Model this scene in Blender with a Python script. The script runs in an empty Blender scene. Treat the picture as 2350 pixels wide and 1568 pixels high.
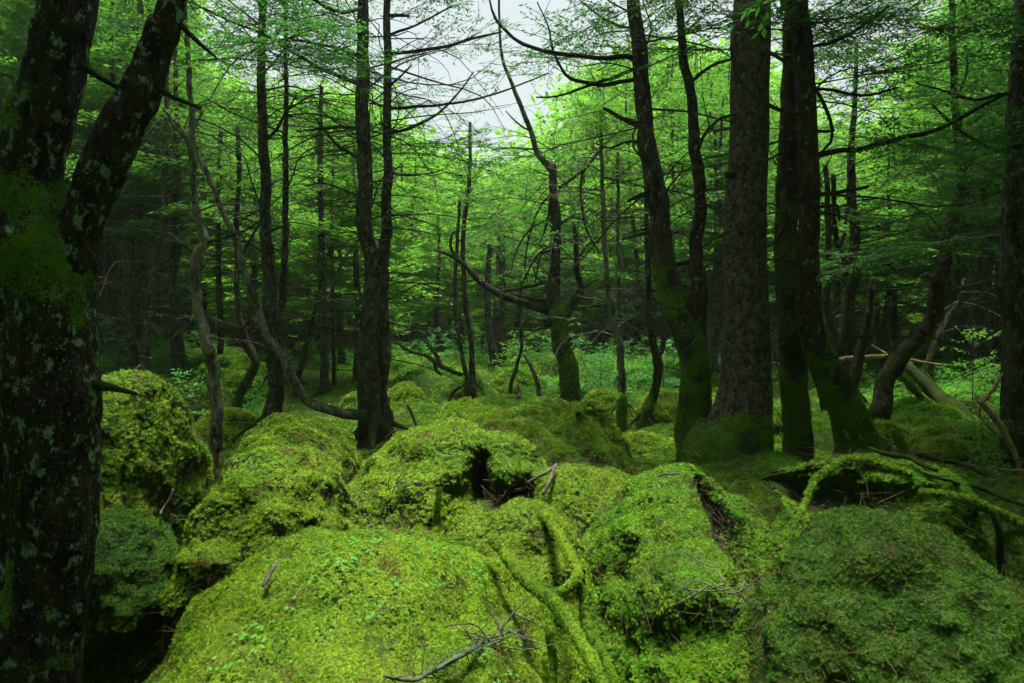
import bpy, math, random
import numpy as np

# ------------------------------------------------------------------ camera, world, sun, exposure
S = bpy.context.scene
C = S.collection
K = 1.5 / 2350.0            # metres per picture unit per metre of depth (24 mm lens)
CZ = 1.0                    # camera height

def P(px, py, D):
    return np.array(((px - 1175) * K * D, D, CZ - (py - 784) * K * D))

cd = bpy.data.cameras.new('camera')
cam = bpy.data.objects.new('camera', cd)
C.objects.link(cam)
cam.location = (0, 0, CZ)
cam.rotation_euler = (math.radians(90), 0, 0)
cd.lens = 24
cd.sensor_width = 36
cd.clip_end = 2000
cd.clip_start = 0.05
S.camera = cam

SUN_EL, SUN_AZ = math.radians(84), math.radians(5)     # azimuth from +Y towards +X
w = bpy.data.worlds.new("World")
S.world = w
w.use_nodes = True
wn = w.node_tree.nodes
sky = wn.new('ShaderNodeTexSky')
sky.sky_type = 'NISHITA'
sky.sun_disc = False
sky.sun_elevation = SUN_EL
sky.sun_rotation = SUN_AZ
sky.air_density = 1.0
sky.dust_density = 4.0
hs = wn.new('ShaderNodeHueSaturation')
hs.inputs['Saturation'].default_value = 0.22
w.node_tree.links.new(sky.outputs[0], hs.inputs['Color'])
tint = wn.new('ShaderNodeMix'); tint.data_type = 'RGBA'; tint.blend_type = 'MULTIPLY'
tint.inputs[0].default_value = 1.0
tint.inputs[7].default_value = (.93, 1.0, .97, 1)
w.node_tree.links.new(hs.outputs[0], tint.inputs[6])
w.node_tree.links.new(tint.outputs[2], wn['Background'].inputs[0])
wn['Background'].inputs[1].default_value = 0.09
sl = bpy.data.lights.new('sun', 'SUN')
sl.energy = 5.0
sl.angle = math.radians(12)
sl.color = (1.0, 0.96, 0.88)
so = bpy.data.objects.new('sun', sl)
C.objects.link(so)
so.rotation_euler = (math.pi / 2 - SUN_EL, 0, math.pi - SUN_AZ)
S.view_settings.view_transform = 'Standard'
S.view_settings.look = 'None'
S.view_settings.gamma = 1
S.view_settings.exposure = 1.2
S.cycles.max_bounces = 6
S.cycles.diffuse_bounces = 2
S.cycles.transmission_bounces = 4
S.cycles.use_denoising = True

# ------------------------------------------------------------------ numpy noise
_r = np.random.RandomState(7)
_perm = _r.permutation(4096)
_val = _r.uniform(-1, 1, 4096)

def vnoise(p):
    p = np.asarray(p, float)
    i = np.floor(p).astype(np.int64)
    f = p - i
    f = f * f * f * (f * (f * 6 - 15) + 10)
    out = 0
    for dx in (0, 1):
        for dy in (0, 1):
            for dz in (0, 1):
                h = _perm[(i[:, 0] + dx) & 4095]
                h = _perm[(h + i[:, 1] + dy) & 4095]
                h = _perm[(h + i[:, 2] + dz) & 4095]
                wgt = (f[:, 0] if dx else 1 - f[:, 0]) * (f[:, 1] if dy else 1 - f[:, 1]) * (f[:, 2] if dz else 1 - f[:, 2])
                out = out + wgt * _val[h]
    return out

def fbm(p, s=1.0, o=3, off=0.0):
    p = np.asarray(p, float) / s + off
    a, t = 1.0, 0
    for _ in range(o):
        t = t + a * vnoise(p)
        p = p * 2.03 + 11.7
        a *= 0.5
    return t

def unit(v):
    v = np.asarray(v, float)
    return v / np.maximum(np.linalg.norm(v, axis=-1, keepdims=True), 1e-9)

# ------------------------------------------------------------------ mesh bag
class Bag:
    def __init__(s):
        s.v, s.f, s.m, s.n = [], [], [], 0
    def add(s, v, f, mi=0):
        v = np.asarray(v, float).reshape(-1, 3)
        f = np.asarray(f, np.int64)
        s.v.append(v)
        s.f.append(f + s.n)
        s.m.append(np.full(len(f), mi))
        s.n += len(v)
    def mesh(s, name, mats, origin=(0, 0, 0), smooth=True):
        me = bpy.data.meshes.new(name)
        v = np.concatenate(s.v) - np.asarray(origin, float)
        me.vertices.add(len(v))
        me.vertices.foreach_set('co', v.astype(np.float32).ravel())
        tot = sum(f.size for f in s.f)
        npoly = sum(len(f) for f in s.f)
        me.loops.add(tot)
        me.polygons.add(npoly)
        me.loops.foreach_set('vertex_index', np.concatenate([f.ravel() for f in s.f]).astype(np.int32))
        sz = np.concatenate([np.full(len(f), f.shape[1]) for f in s.f])
        st = np.concatenate([[0], np.cumsum(sz)[:-1]])
        me.polygons.foreach_set('loop_start', st.astype(np.int32))
        me.polygons.foreach_set('material_index', np.concatenate(s.m).astype(np.int32))
        me.polygons.foreach_set('use_smooth', np.full(npoly, smooth))
        for m in (mats if isinstance(mats, (list, tuple)) else [mats]):
            me.materials.append(m)
        me.update(calc_edges=True)
        me.validate()
        return me

def link(name, data, parent=None, loc=None):
    o = bpy.data.objects.new(name, data)
    C.objects.link(o)
    if parent:
        o.parent = parent
    if loc is not None:
        o.location = tuple(loc)
    return o

def tag(o, label=None, cat=None, group=None, kind=None):
    if label: o['label'] = label
    if cat: o['category'] = cat
    if group: o['group'] = group
    if kind: o['kind'] = kind
    return o

def catmull(pts, n):
    pts = np.asarray(pts, float)
    if len(pts) == 2:
        t = np.linspace(0, 1, n)[:, None]
        return pts[0] * (1 - t) + pts[1] * t
    seg = np.linalg.norm(np.diff(pts[:, :3], axis=0), axis=1)
    cum = np.concatenate([[0], np.cumsum(seg)])
    q = np.linspace(0, cum[-1], n)
    pe = np.vstack([2 * pts[0] - pts[1], pts, 2 * pts[-1] - pts[-2]])
    i = np.clip(np.searchsorted(cum, q, side='right') - 1, 0, len(pts) - 2)
    t = ((q - cum[i]) / np.maximum(seg[i], 1e-9))[:, None]
    a, b, c, d = pe[i], pe[i + 1], pe[i + 2], pe[i + 3]
    return 0.5 * (2 * b + (c - a) * t + (2 * a - 5 * b + 4 * c - d) * t ** 2 + (3 * b - a - 3 * c + d) * t ** 3)

def tube(bag, pts, rad, seg=6, step=None, rough=0.0, flare=0.0, seed=0, mi=0, maxn=400, jag=False, raw=False):
    """swept tube; pts (n,3), rad (n,)"""
    pr = np.column_stack([np.asarray(pts, float), np.asarray(rad, float)])
    L = np.linalg.norm(np.diff(pr[:, :3], axis=0), axis=1).sum()
    if step is None:
        step = max(np.mean(rad) * 1.3, 0.02)
    n = int(np.clip(L / step, 3, maxn)) + 1
    q = catmull(pr, n)
    p, r = q[:, :3], np.maximum(q[:, 3], 0.0006)
    tg = unit(np.gradient(p, axis=0))
    u = np.cross(tg[0], (0.31, 0.87, 0.1) if abs(tg[0][1]) < 0.9 else (1, 0, 0))
    u = unit(u)
    us = [u]
    for k in range(1, n):
        u = us[-1] - tg[k] * np.dot(us[-1], tg[k])
        us.append(unit(u))
    us = np.array(us)
    vs = np.cross(tg, us)
    a = np.linspace(0, 2 * math.pi, seg, endpoint=False)
    dirs = us[:, None, :] * np.cos(a)[None, :, None] + vs[:, None, :] * np.sin(a)[None, :, None]
    rr = np.repeat(r[:, None], seg, 1)
    if flare:
        hh = (p[:, 2] - p[0, 2])[:, None]
        lob = 0.5 + 0.5 * np.cos(a * 4 + seed)[None, :] * 0.8 + 0.35 * np.cos(a * 3 + seed * 2.3)[None, :]
        rr = rr * (1 + flare * np.exp(-hh / (3.0 * np.mean(r))) * lob)
    if rough and seg > 6:
        p = p + np.column_stack([fbm(p, sc_, 2, o_ + seed) for o_ in (3., 19., 41.) for sc_ in [float(np.mean(r)) * 7]]) * r[:, None] * (.38 if seg < 24 else .14)
    if rough:
        base = p[:, None, :] + dirs * r[:, None, None]
        sc = float(np.mean(r))
        f1 = fbm(base.reshape(-1, 3) * (1, 1, 0.6), sc * 1.6, 3, seed * 3.1).reshape(n, seg)
        f2 = fbm(base.reshape(-1, 3) * (1, 1, 0.35), sc * 0.3 + 0.008, 2, seed * 1.7).reshape(n, seg)
        rr = rr * (1 + rough * f1 + rough * 0.35 * f2)
    v = p[:, None, :] + dirs * rr[:, :, None]
    if jag:
        v[-1, :, :] += tg[-1] * (np.abs(np.sin(a * 2.7 + seed))[:, None] * r[-1] * 2.5)
        v[-2, :, :] += tg[-1] * (np.abs(np.sin(a * 1.7 + seed))[:, None] * r[-1] * 0.6)
    v = v.reshape(-1, 3)
    i = np.arange(n - 1)[:, None] * seg
    j = np.arange(seg)[None, :]
    j2 = (j + 1) % seg
    f = np.stack([i + j, i + j2, i + seg + j2, i + seg + j], -1).reshape(-1, 4)
    c0, c1 = len(v), len(v) + 1
    capc = p[-1] - (tg[-1] * r[-1] * 1.0 if jag else -tg[-1] * r[-1] * 0.5)
    v = np.vstack([v, p[0], capc])
    jj = np.arange(seg)
    bag.add(v, f, mi)
    b = bag.n - len(v)
    t1 = np.stack([np.full(seg, c1), (n - 1) * seg + jj, (n - 1) * seg + (jj + 1) % seg], -1)
    t0 = np.stack([np.full(seg, c0), (jj + 1) % seg, jj], -1)
    bag.f.append(np.vstack([t0, t1]) + b)
    bag.m.append(np.full(2 * seg, mi))
    if raw:
        return p, r, tg
    return p

def prisms(bag, p0, p1, r, mi=0):
    """many thin three-sided sticks at once"""
    n = len(p0)
    if n == 0: return
    d = unit(p1 - p0)
    a = unit(np.cross(d, np.tile((0.2, 0.3, 0.93), (n, 1))))
    b = np.cross(d, a)
    r = np.broadcast_to(np.asarray(r, float), (n,))[:, None]
    ring = []
    for k in range(3):
        t = k * 2.0944
        o = a * math.cos(t) + b * math.sin(t)
        ring.append((p0 + o * r, p1 + o * r * 0.45))
    v = np.stack([ring[0][0], ring[1][0], ring[2][0], ring[0][1], ring[1][1], ring[2][1]], 1).reshape(-1, 3)
    q = np.array([[0, 1, 4, 3], [1, 2, 5, 4], [2, 0, 3, 5]])
    f = (np.arange(n)[:, None, None] * 6 + q[None]).reshape(-1, 4)
    bag.add(v, f, mi)

def leaves(bag, c, d, nrm, l, wd, mi=0):
    n = len(c)
    if n == 0: return
    d = unit(d)
    s = unit(np.cross(d, nrm))
    l = np.broadcast_to(np.asarray(l, float), (n,))[:, None]
    wd = np.broadcast_to(np.asarray(wd, float), (n,))[:, None]
    v = np.stack([c, c + d * l * .45 + s * wd, c + d * l, c + d * l * .45 - s * wd], 1).reshape(-1, 3)
    f = np.arange(n * 4).reshape(-1, 4)
    bag.add(v, f, mi)

# ------------------------------------------------------------------ materials
class Mat:
    def __init__(s, name):
        s.m = bpy.data.materials.new(name)
        s.m.use_nodes = True
        s.t = s.m.node_tree
        s.t.nodes.clear()
        s.out = s.t.nodes.new('ShaderNodeOutputMaterial')
    def n(s, typ, ins=None, **kw):
        nd = s.t.nodes.new('ShaderNode' + typ)
        for k, v in kw.items():
            setattr(nd, k, v)
        for k, v in (ins or {}).items():
            if hasattr(v, 'is_output') or isinstance(v, bpy.types.NodeSocket):
                s.t.links.new(v, nd.inputs[k])
            else:
                nd.inputs[k].default_value = v
        return nd
    def math(s, op, a, b=0.0, clamp=False):
        return s.n('Math', {0: a, 1: b}, operation=op, use_clamp=clamp).outputs[0]
    def noise(s, vec, scale, detail=4, rough=0.6):
        return s.n('TexNoise', {'Vector': vec, 'Scale': scale, 'Detail': detail, 'Roughness': rough}).outputs[0]
    def ramp(s, fac, a, b):
        return s.n('MapRange', {0: fac, 1: a, 2: b}, clamp=True).outputs[0]
    def mix(s, fac, a, b):
        nd = s.n('Mix', data_type='RGBA')
        for k, v in ((0, fac), (6, a), (7, b)):
            if isinstance(v, bpy.types.NodeSocket):
                s.t.links.new(v, nd.inputs[k])
            else:
                nd.inputs[k].default_value = v if k == 0 else (*v, 1)
        return nd.outputs[2]
    def map(s, vec, sc):
        return s.n('Mapping', {'Vector': vec, 'Scale': sc}).outputs[0]
    def done(s, sh):
        s.t.links.new(sh, s.out.inputs[0])
        return s.m

def bark(name, ca, cb, lich=0.5, moss=0.3, mossh=0.8, lc=(0.20, 0.25, 0.20), plate=(1, 1, .35), sc=14, bump=0.9, lsc=24):
    """lich: 0..1 lichen cover, moss: cover everywhere, mossh: metres of mossy base"""
    M = Mat(name)
    tc = M.n('TexCoord').outputs['Object']
    geo = M.n('NewGeometry')
    v1 = M.noise(M.map(tc, plate), sc, 6, .65)
    v2 = M.noise(M.map(tc, (1, 1, .5)), sc * 3.2, 5, .7)
    col = M.mix(M.ramp(v1, .42, .58), tuple(c * .5 for c in ca), cb)
    col = M.mix(M.ramp(v2, .5, .8), col, tuple(c * 1.8 for c in cb))
    ln = M.noise(M.map(tc, (1, 1, .7)), lsc, 7, .72)
    lf = M.ramp(ln, .68 - .2 * lich, .71 - .2 * lich)
    ls2 = M.noise(M.map(tc, (1, 1, .8)), lsc * 3.1, 6, .75)
    lf = M.math('MAXIMUM', lf, M.math('MULTIPLY', M.ramp(ls2, .70 - .18 * lich, .74 - .18 * lich), .75))
    lf2 = M.noise(tc, 60, 3)
    col = M.mix(lf, col, M.mix(lf2, tuple(c * .6 for c in lc), tuple(c * 1.5 for c in lc)))
    z = M.n('SeparateXYZ', {0: tc}).outputs[2]
    nz = M.n('SeparateXYZ', {0: geo.outputs['Normal']}).outputs[2]
    hm = M.math('MULTIPLY', M.ramp(z, mossh, -.1), .34)
    mn = M.noise(tc, 4.5, 6, .7)
    mf = M.math('ADD', M.math('ADD', mn, hm), M.math('MULTIPLY', nz, .16))
    mf = M.ramp(mf, .72 - .3 * moss, .92 - .3 * moss)
    mc = M.mix(M.noise(tc, 22, 4), (.012, .035, .004), (.10, .16, .008))
    mc = M.mix(M.ramp(M.noise(tc, 160, 3, .8), .35, .7), tuple(c * .3 for c in (.05, .09, .005)), mc)
    col = M.mix(mf, col, mc)
    hgt = M.math('ADD', M.math('MULTIPLY', M.math('ABSOLUTE', M.math('SUBTRACT', v1, .5)), 2.2), M.math('MULTIPLY', v2, .5))
    hgt = M.math('ADD', hgt, M.math('MULTIPLY', M.math('MULTIPLY', mf, M.noise(tc, 150, 4, .8)), 1.2))
    bp = M.n('Bump', {'Height': hgt, 'Strength': 1.0, 'Distance': .03 * bump}).outputs[0]
    b = M.n('BsdfPrincipled', {'Base Color': col, 'Roughness': .85, 'Specular IOR Level': .12, 'Normal': bp})
    return M.done(b.outputs[0])

def leafmat(name, a, b, trans=.45, c=None):
    M = Mat(name)
    pos = M.n('NewGeometry').outputs['Position']
    rnd = M.n('ObjectInfo').outputs['Random']
    f = M.noise(pos, 1.7, 3)
    f2 = M.noise(pos, 11, 3)
    fac = M.ramp(M.math('ADD', M.math('ADD', f, M.math('MULTIPLY', f2, .6)), M.math('MULTIPLY', rnd, .35)), .68, 1.28)
    col = M.mix(fac, a, b)
    if c:
        col = M.mix(M.ramp(M.noise(pos, 3.1, 2), .66, .72), col, c)
    d = M.n('BsdfPrincipled', {'Base Color': col, 'Roughness': .55, 'Specular IOR Level': .12})
    t = M.n('BsdfTranslucent', {'Color': M.mix(.5, col, tuple(x * 1.3 for x in b))})
    mx = M.n('MixShader', {0: trans, 1: d.outputs[0], 2: t.outputs[0]})
    return M.done(mx.outputs[0])

def mossmat(name, yel, grn, brn, ysh=0.0, trans=.14):
    M = Mat(name)
    pos = M.n('NewGeometry').outputs['Position']
    rnd = M.n('ObjectInfo').outputs['Random']
    f = M.noise(pos, 2.1, 4)
    f2 = M.noise(pos, 9, 4)
    fac = M.math('ADD', M.math('MULTIPLY', f, .8), M.math('ADD', M.math('MULTIPLY', f2, .4), M.math('MULTIPLY', rnd, .45)))
    col = M.mix(M.ramp(fac, .66 - ysh, 1.0 - ysh), grn, yel)
    bf = M.math('ADD', M.noise(pos, 5.5, 5, .7), M.math('MULTIPLY', rnd, .12))
    col = M.mix(M.ramp(bf, .62, .76), col, brn)
    d = M.n('BsdfPrincipled', {'Base Color': col, 'Roughness': .6, 'Specular IOR Level': .12})
    t = M.n('BsdfTranslucent', {'Color': col})
    mx = M.n('MixShader', {0: trans, 1: d.outputs[0], 2: t.outputs[0]})
    return M.done(mx.outputs[0])

def soilmat(name, moss_c, soil_c, amt=.5):
    M = Mat(name)
    pos = M.n('NewGeometry').outputs['Position']
    f = M.noise(pos, 3, 6, .7)
    g = M.noise(pos, 70, 5, .8)
    col = M.mix(M.ramp(f, .6 - amt * .4, .7 - amt * .4), soil_c, moss_c)
    col = M.mix(M.ramp(g, .35, .65), tuple(x * .3 for x in moss_c), col)
    bp = M.n('Bump', {'Height': M.math('ADD', g, M.noise(pos, 20, 5, .7)), 'Strength': 1.0, 'Distance': .03}).outputs[0]
    return M.done(M.n('BsdfPrincipled', {'Base Color': col, 'Roughness': .9, 'Specular IOR Level': .12, 'Normal': bp}).outputs[0])

def woodmat(name, a, b, sc=30):
    M = Mat(name)
    tc = M.n('TexCoord').outputs['Object']
    f = M.noise(M.map(tc, (1, 1, .3)), sc, 6, .7)
    col = M.mix(M.ramp(f, .35, .65), a, b)
    bp = M.n('Bump', {'Height': f, 'Strength': .8, 'Distance': .01}).outputs[0]
    return M.done(M.n('BsdfPrincipled', {'Base Color': col, 'Roughness': .8, 'Specular IOR Level': .12, 'Normal': bp}).outputs[0])

YEL, GRN, BRN = (.22, .35, .016), (.045, .15, .009), (.12, .085, .022)
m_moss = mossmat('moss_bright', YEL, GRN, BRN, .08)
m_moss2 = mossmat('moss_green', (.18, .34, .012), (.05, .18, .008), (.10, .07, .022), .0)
m_moss3 = mossmat('moss_dark', (.075, .165, .008), (.018, .075, .005), (.06, .045, .015), -.02)  # dimmer moss copy; shade of corners and recesses put into its colour
m_mosst = mossmat('moss_on_bark', (.19, .33, .012), (.04, .14, .006), (.04, .045, .01), .0)
m_soil = soilmat('forest_floor', (.04, .09, .008), (.018, .022, .005), .7)
m_dome = soilmat('mound_soil', (.030, .055, .005), (.020, .022, .005), .65)
m_rock = soilmat('wet_rock', (.03, .045, .012), (.03, .032, .028), .3)
m_sorrel = leafmat('sorrel_leaf', (.05, .21, .03), (.11, .33, .05), .3)
m_shrub = leafmat('shrub_leaf', (.03, .16, .025), (.09, .32, .045), .35)
m_needle = leafmat('needles_shaded', (.015, .08, .012), (.05, .20, .02), .45)  # near crowns: silhouette shade put into a darker needle colour
m_bright = leafmat('needles_lit', (.045, .18, .014), (.17, .40, .030), .5, c=(.18, .30, .03))  # far foliage: light from the canopy gap put into a brighter colour
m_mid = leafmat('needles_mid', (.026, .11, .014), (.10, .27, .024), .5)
m_litter = woodmat('dry_needles', (.08, .045, .02), (.18, .11, .055))
m_twig = woodmat('grey_twig', (.05, .042, .032), (.13, .12, .095))
m_lichtwig = woodmat('lichen_twig', (.03, .038, .03), (.085, .10, .08))
m_fresh = woodmat('splintered_wood', (.13, .08, .04), (.42, .30, .17), 26)
m_pale = bark('bark_pale', (.055, .048, .038), (.17, .15, .125), .55, .1, .3)
m_lichen = bark('bark_lichen', (.010, .008, .006), (.034, .028, .022), .58, .28, .2, lc=(.20, .28, .23), sc=16, bump=1.6, lsc=30)
m_brown = bark('bark_brown', (.034, .026, .020), (.125, .092, .070), .55, .02, .9, lc=(.16, .18, .14), plate=(1, 1, .7), sc=30)
m_log = bark('log_bark', (.030, .018, .012), (.11, .068, .045), .2, .0, -1, plate=(1, 1, .7), sc=30)
m_dark = bark('bark_dark', (.020, .016, .012), (.072, .057, .043), .62, .24, .8, lc=(.12, .15, .12))
m_mossy = bark('bark_mossy', (.016, .012, .009), (.05, .04, .028), .4, .42, 1.6)
m_mossbase = bark('bark_mossy_base', (.018, .013, .010), (.06, .045, .033), .45, .3, 1.3)
m_bg = bark('bark_far', (.022, .018, .014), (.075, .062, .048), .5, .15, .8)
m_branch = bark('branch_bark', (.010, .008, .006), (.035, .028, .022), .3, .2, -1)

# ------------------------------------------------------------------ ground
GP = [  # picture x, picture y, depth of places on the forest floor
    (250, 1760, 2.6), (330, 1600, 2.2), (0, 1560, 2.0), (420, 1330, 3.2), (410, 1190, 3.9), (440, 1110, 4.6), (400, 1010, 6.0), (430, 965, 7.2),
    (640, 960, 7.0), (858, 985, 6.0), (1090, 1185, 3.4), (1200, 1200, 2.9), (900, 1180, 3.2), (1340, 1100, 4.2), (1480, 1085, 4.4), (1520, 1010, 5.4),
    (1450, 960, 6.6), (1680, 1045, 4.5), (1832, 1030, 4.9), (1960, 1032, 4.6), (2024, 985, 6.0), (2200, 1010, 5.0), (2340, 1060, 4.2), (2100, 930, 7.5),
    (2250, 900, 8.5), (1310, 925, 8.4), (1060, 890, 8.5), (960, 880, 9), (1180, 870, 9.5), (545, 946, 7.8), (300, 845, 11), (120, 850, 10), (1380, 880, 9),
    (700, 850, 12), (1100, 835, 13), (1500, 850, 12), (1900, 860, 10), (2300, 860, 10), (150, 1300, 3.0), (-300, 1300, 3), (-400, 1000, 5),
    (1370, 1700, 2.3), (1330, 2000, 1.7), (1700, 1950, 2.0), (1500, 1900, 2.0), (1600, 2300, 1.4), (2350, 1800, 1.7), (700, 2400, 1.2), (1200, 2400, 1.2), (2700, 1300, 3), (2700, 1000, 5), (1230, 1600, 2.2), (1700, 1300, 3.0)]
_gp = np.array([P(*g) for g in GP])
_far = []
for a in np.linspace(0, 2 * math.pi, 22, endpoint=False):
    for r, z in ((20, .15), (32, .5), (60, 1.6), (90, 2.5)):
        _far.append((r * math.sin(a), r * math.cos(a), z))
for x, y in ((-2, -1), (2, -1), (0, -3), (-5, -2), (5, -2), (-7, 3), (7, 3), (0, .2)):
    _far.append((x, y, -.1))
_gp = np.vstack([_gp, _far])

def gz(x, y, rough=True):
    x = np.atleast_1d(np.asarray(x, float)); y = np.atleast_1d(np.asarray(y, float))
    z = np.zeros(len(x))
    for s in range(0, len(x), 20000):
        xs, ys = x[s:s + 20000], y[s:s + 20000]
        d2 = (xs[:, None] - _gp[None, :, 0]) ** 2 + (ys[:, None] - _gp[None, :, 1]) ** 2
        sc = (np.hypot(_gp[:, 0], _gp[:, 1]) * .12 + .12) ** 2
        wt = 1 / (d2 / sc[None] + .25) ** 1.7
        z[s:s + 20000] = (wt * _gp[None, :, 2]).sum(1) / wt.sum(1)
    dist = np.hypot(x, y)
    z = z - .14 * np.clip((dist - 2) / 1.0, 0, 1) * np.clip((12 - dist) / 3, 0, 1)
    if rough:
        p = np.column_stack([x, y, x * 0])
        amp = np.clip((dist - 3) / 8, 0.25, 1)
        z = z + amp * .17 * fbm(p, .95, 3, 5.0) + .035 * fbm(p, .33, 3, 9.0)
    return z

radii = 0.5 * (120 / 0.5) ** np.linspace(0, 1, 330)
ang = np.radians(np.concatenate([np.linspace(-50, 50, 400), np.linspace(50, 310, 130)[1:-1]]))
nr, na = len(radii), len(ang)
R, A = np.meshgrid(radii, ang, indexing='ij')
gx, gy = (R * np.sin(A)).ravel(), (R * np.cos(A)).ravel()
# ------------------------------------------------------------------ instancing of moss and litter (uncountable stuff)
def unlinked_collection(name, meshes):
    col = bpy.data.collections.new(name)
    for k, me in enumerate(meshes):
        o = bpy.data.objects.new('%s_%02d' % (name, k), me)
        col.objects.link(o)
    return col

def euler_from(nrm, spin, rng):
    n = unit(nrm)
    a = unit(np.cross(np.tile((0.0, 1.0, 0.0), (len(n), 1)), n))
    b = np.cross(n, a)
    c, s = np.cos(spin)[:, None], np.sin(spin)[:, None]
    X = a * c + b * s
    Y = np.cross(n, X)
    ry = -np.arcsin(np.clip(X[:, 2], -1, 1))
    rx = np.arctan2(Y[:, 2], n[:, 2])
    rz = np.arctan2(X[:, 1], X[:, 0])
    return np.column_stack([rx, ry, rz])

_groups = {}
def scatter_group(col):
    if col.name in _groups: return _groups[col.name]
    g = bpy.data.node_groups.new('spread_' + col.name, 'GeometryNodeTree')
    g.interface.new_socket('Geometry', in_out='INPUT', socket_type='NodeSocketGeometry')
    g.interface.new_socket('Geometry', in_out='OUTPUT', socket_type='NodeSocketGeometry')
    N = g.nodes.new
    gi, go = N('NodeGroupInput'), N('NodeGroupOutput')
    ci = N('GeometryNodeCollectionInfo')
    ci.inputs['Collection'].default_value = col
    ci.inputs['Separate Children'].default_value = True
    ci.inputs['Reset Children'].default_value = True
    ip = N('GeometryNodeInstanceOnPoints')
    ip.inputs['Pick Instance'].default_value = True
    def attr(n, t):
        a = N('GeometryNodeInputNamedAttribute'); a.data_type = t
        a.inputs['Name'].default_value = n
        return a.outputs[0]
    L = g.links.new
    e2r = N('FunctionNodeEulerToRotation')
    L(attr('rot', 'FLOAT_VECTOR'), e2r.inputs[0])
    L(gi.outputs[0], ip.inputs['Points'])
    L(ci.outputs[0], ip.inputs['Instance'])
    L(attr('idx', 'INT'), ip.inputs['Instance Index'])
    L(e2r.outputs[0], ip.inputs['Rotation'])
    L(attr('scl', 'FLOAT'), ip.inputs['Scale'])
    L(ip.outputs[0], go.inputs[0])
    _groups[col.name] = g
    return g

NINST = [0]
def scatter(name, pts, nrm, scl, col, parent=None, origin=(0, 0, 0), seed=1):
    rng = np.random.RandomState(seed)
    n = len(pts)
    NINST[0] += n
    me = bpy.data.meshes.new(name)
    me.vertices.add(n)
    me.vertices.foreach_set('co', (pts - np.asarray(origin)).astype(np.float32).ravel())
    eu = euler_from(nrm, rng.uniform(0, 6.283, n), rng)
    a = me.attributes.new('rot', 'FLOAT_VECTOR', 'POINT'); a.data.foreach_set('vector', eu.astype(np.float32).ravel())
    a = me.attributes.new('scl', 'FLOAT', 'POINT'); a.data.foreach_set('value', np.asarray(scl, np.float32))
    a = me.attributes.new('idx', 'INT', 'POINT'); a.data.foreach_set('value', rng.randint(0, len(col.objects), n).astype(np.int32))
    o = link(name, me, parent)
    md = o.modifiers.new('spread', 'NODES')
    md.node_group = scatter_group(col)
    o['kind'] = 'stuff'
    return o

def moss_tuft(seed, mat, nf=8, L=.0092, flat=1.0, pin=3):
    """a star of feathery fronds"""
    rng = np.random.RandomState(seed)
    bag = Bag()
    cs, ds, ns, ls, ws = [], [], [], [], []
    for k in range(nf):
        az = k * 2.399 + rng.uniform(-.4, .4)
        el = rng.uniform(.05, .95) if k else 1.3
        d0 = np.array((math.cos(az) * math.cos(el), math.sin(az) * math.cos(el), math.sin(el)))
        l = L * rng.uniform(.7, 1.25)
        p = rng.normal(0, L * .12, 3) * (1, 1, .3)
        side = unit(np.cross(d0, (0, 0, 1.0)) + 1e-6)
        for q in range(pin + 1):
            t = q / pin
            d = unit(d0 + np.array((0, 0, -.9 * t * flat)))
            nrm = unit(np.cross(side, d))
            if q == pin:
                cs.append(p.copy()); ds.append(d); ns.append(nrm); ls.append(l * .38); ws.append(l * .06)
            else:
                wl = l * .42 * math.sin(math.pi * (.25 + .6 * t)) + .001
                for sg in (-1, 1):
                    cs.append(p.copy()); ds.append(unit(d * .55 + side * sg)); ns.append(nrm); ls.append(wl); ws.append(wl * .15)
            cs.append(p.copy()); ds.append(d); ns.append(nrm); ls.append(l / pin * 1.15); ws.append(l * .045)
            p = p + d * l / pin
    leaves(bag, np.array(cs), np.array(ds), np.array(ns), np.array(ls), np.array(ws))
    return bag.mesh('moss_tuft', mat, smooth=False)

def moss_clump(seed, mat, n=60, R=.046, h=.012, l=.011):
    rng = np.random.RandomState(seed)
    bag = Bag()
    r = R * np.sqrt(rng.uniform(0, 1, n)); a = rng.uniform(0, 6.283, n)
    c = np.column_stack([r * np.cos(a), r * np.sin(a), h * (1 - (r / R) ** 2) * rng.uniform(.3, 1, n) - .006])
    d = unit(np.column_stack([np.cos(a), np.sin(a), rng.uniform(0, .8, n)]) + rng.normal(0, .35, (n, 3)))
    nr_ = unit(rng.normal(0, .55, (n, 3)) + (0, 0, 1.2))
    leaves(bag, c, d, nr_, l * rng.uniform(.6, 1.3, n), l * .26 * rng.uniform(.7, 1.3, n))
    return bag.mesh('moss_clump', mat, smooth=False)

def sets(mat, tag_):
    near = unlinked_collection('tuft_' + tag_, [moss_tuft(s, mat) for s in (1, 2, 3, 4)])
    far = unlinked_collection('clump_' + tag_, [moss_clump(s, mat) for s in (1, 2, 3)])
    return near, far
NEAR_B, FAR_B = sets(m_moss, 'bright')
NEAR_G, FAR_G = sets(m_moss2, 'green')
NEAR_D, FAR_D = sets(m_moss3, 'dark')
NEAR_T, FAR_T = sets(m_mosst, 'bark')

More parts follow.
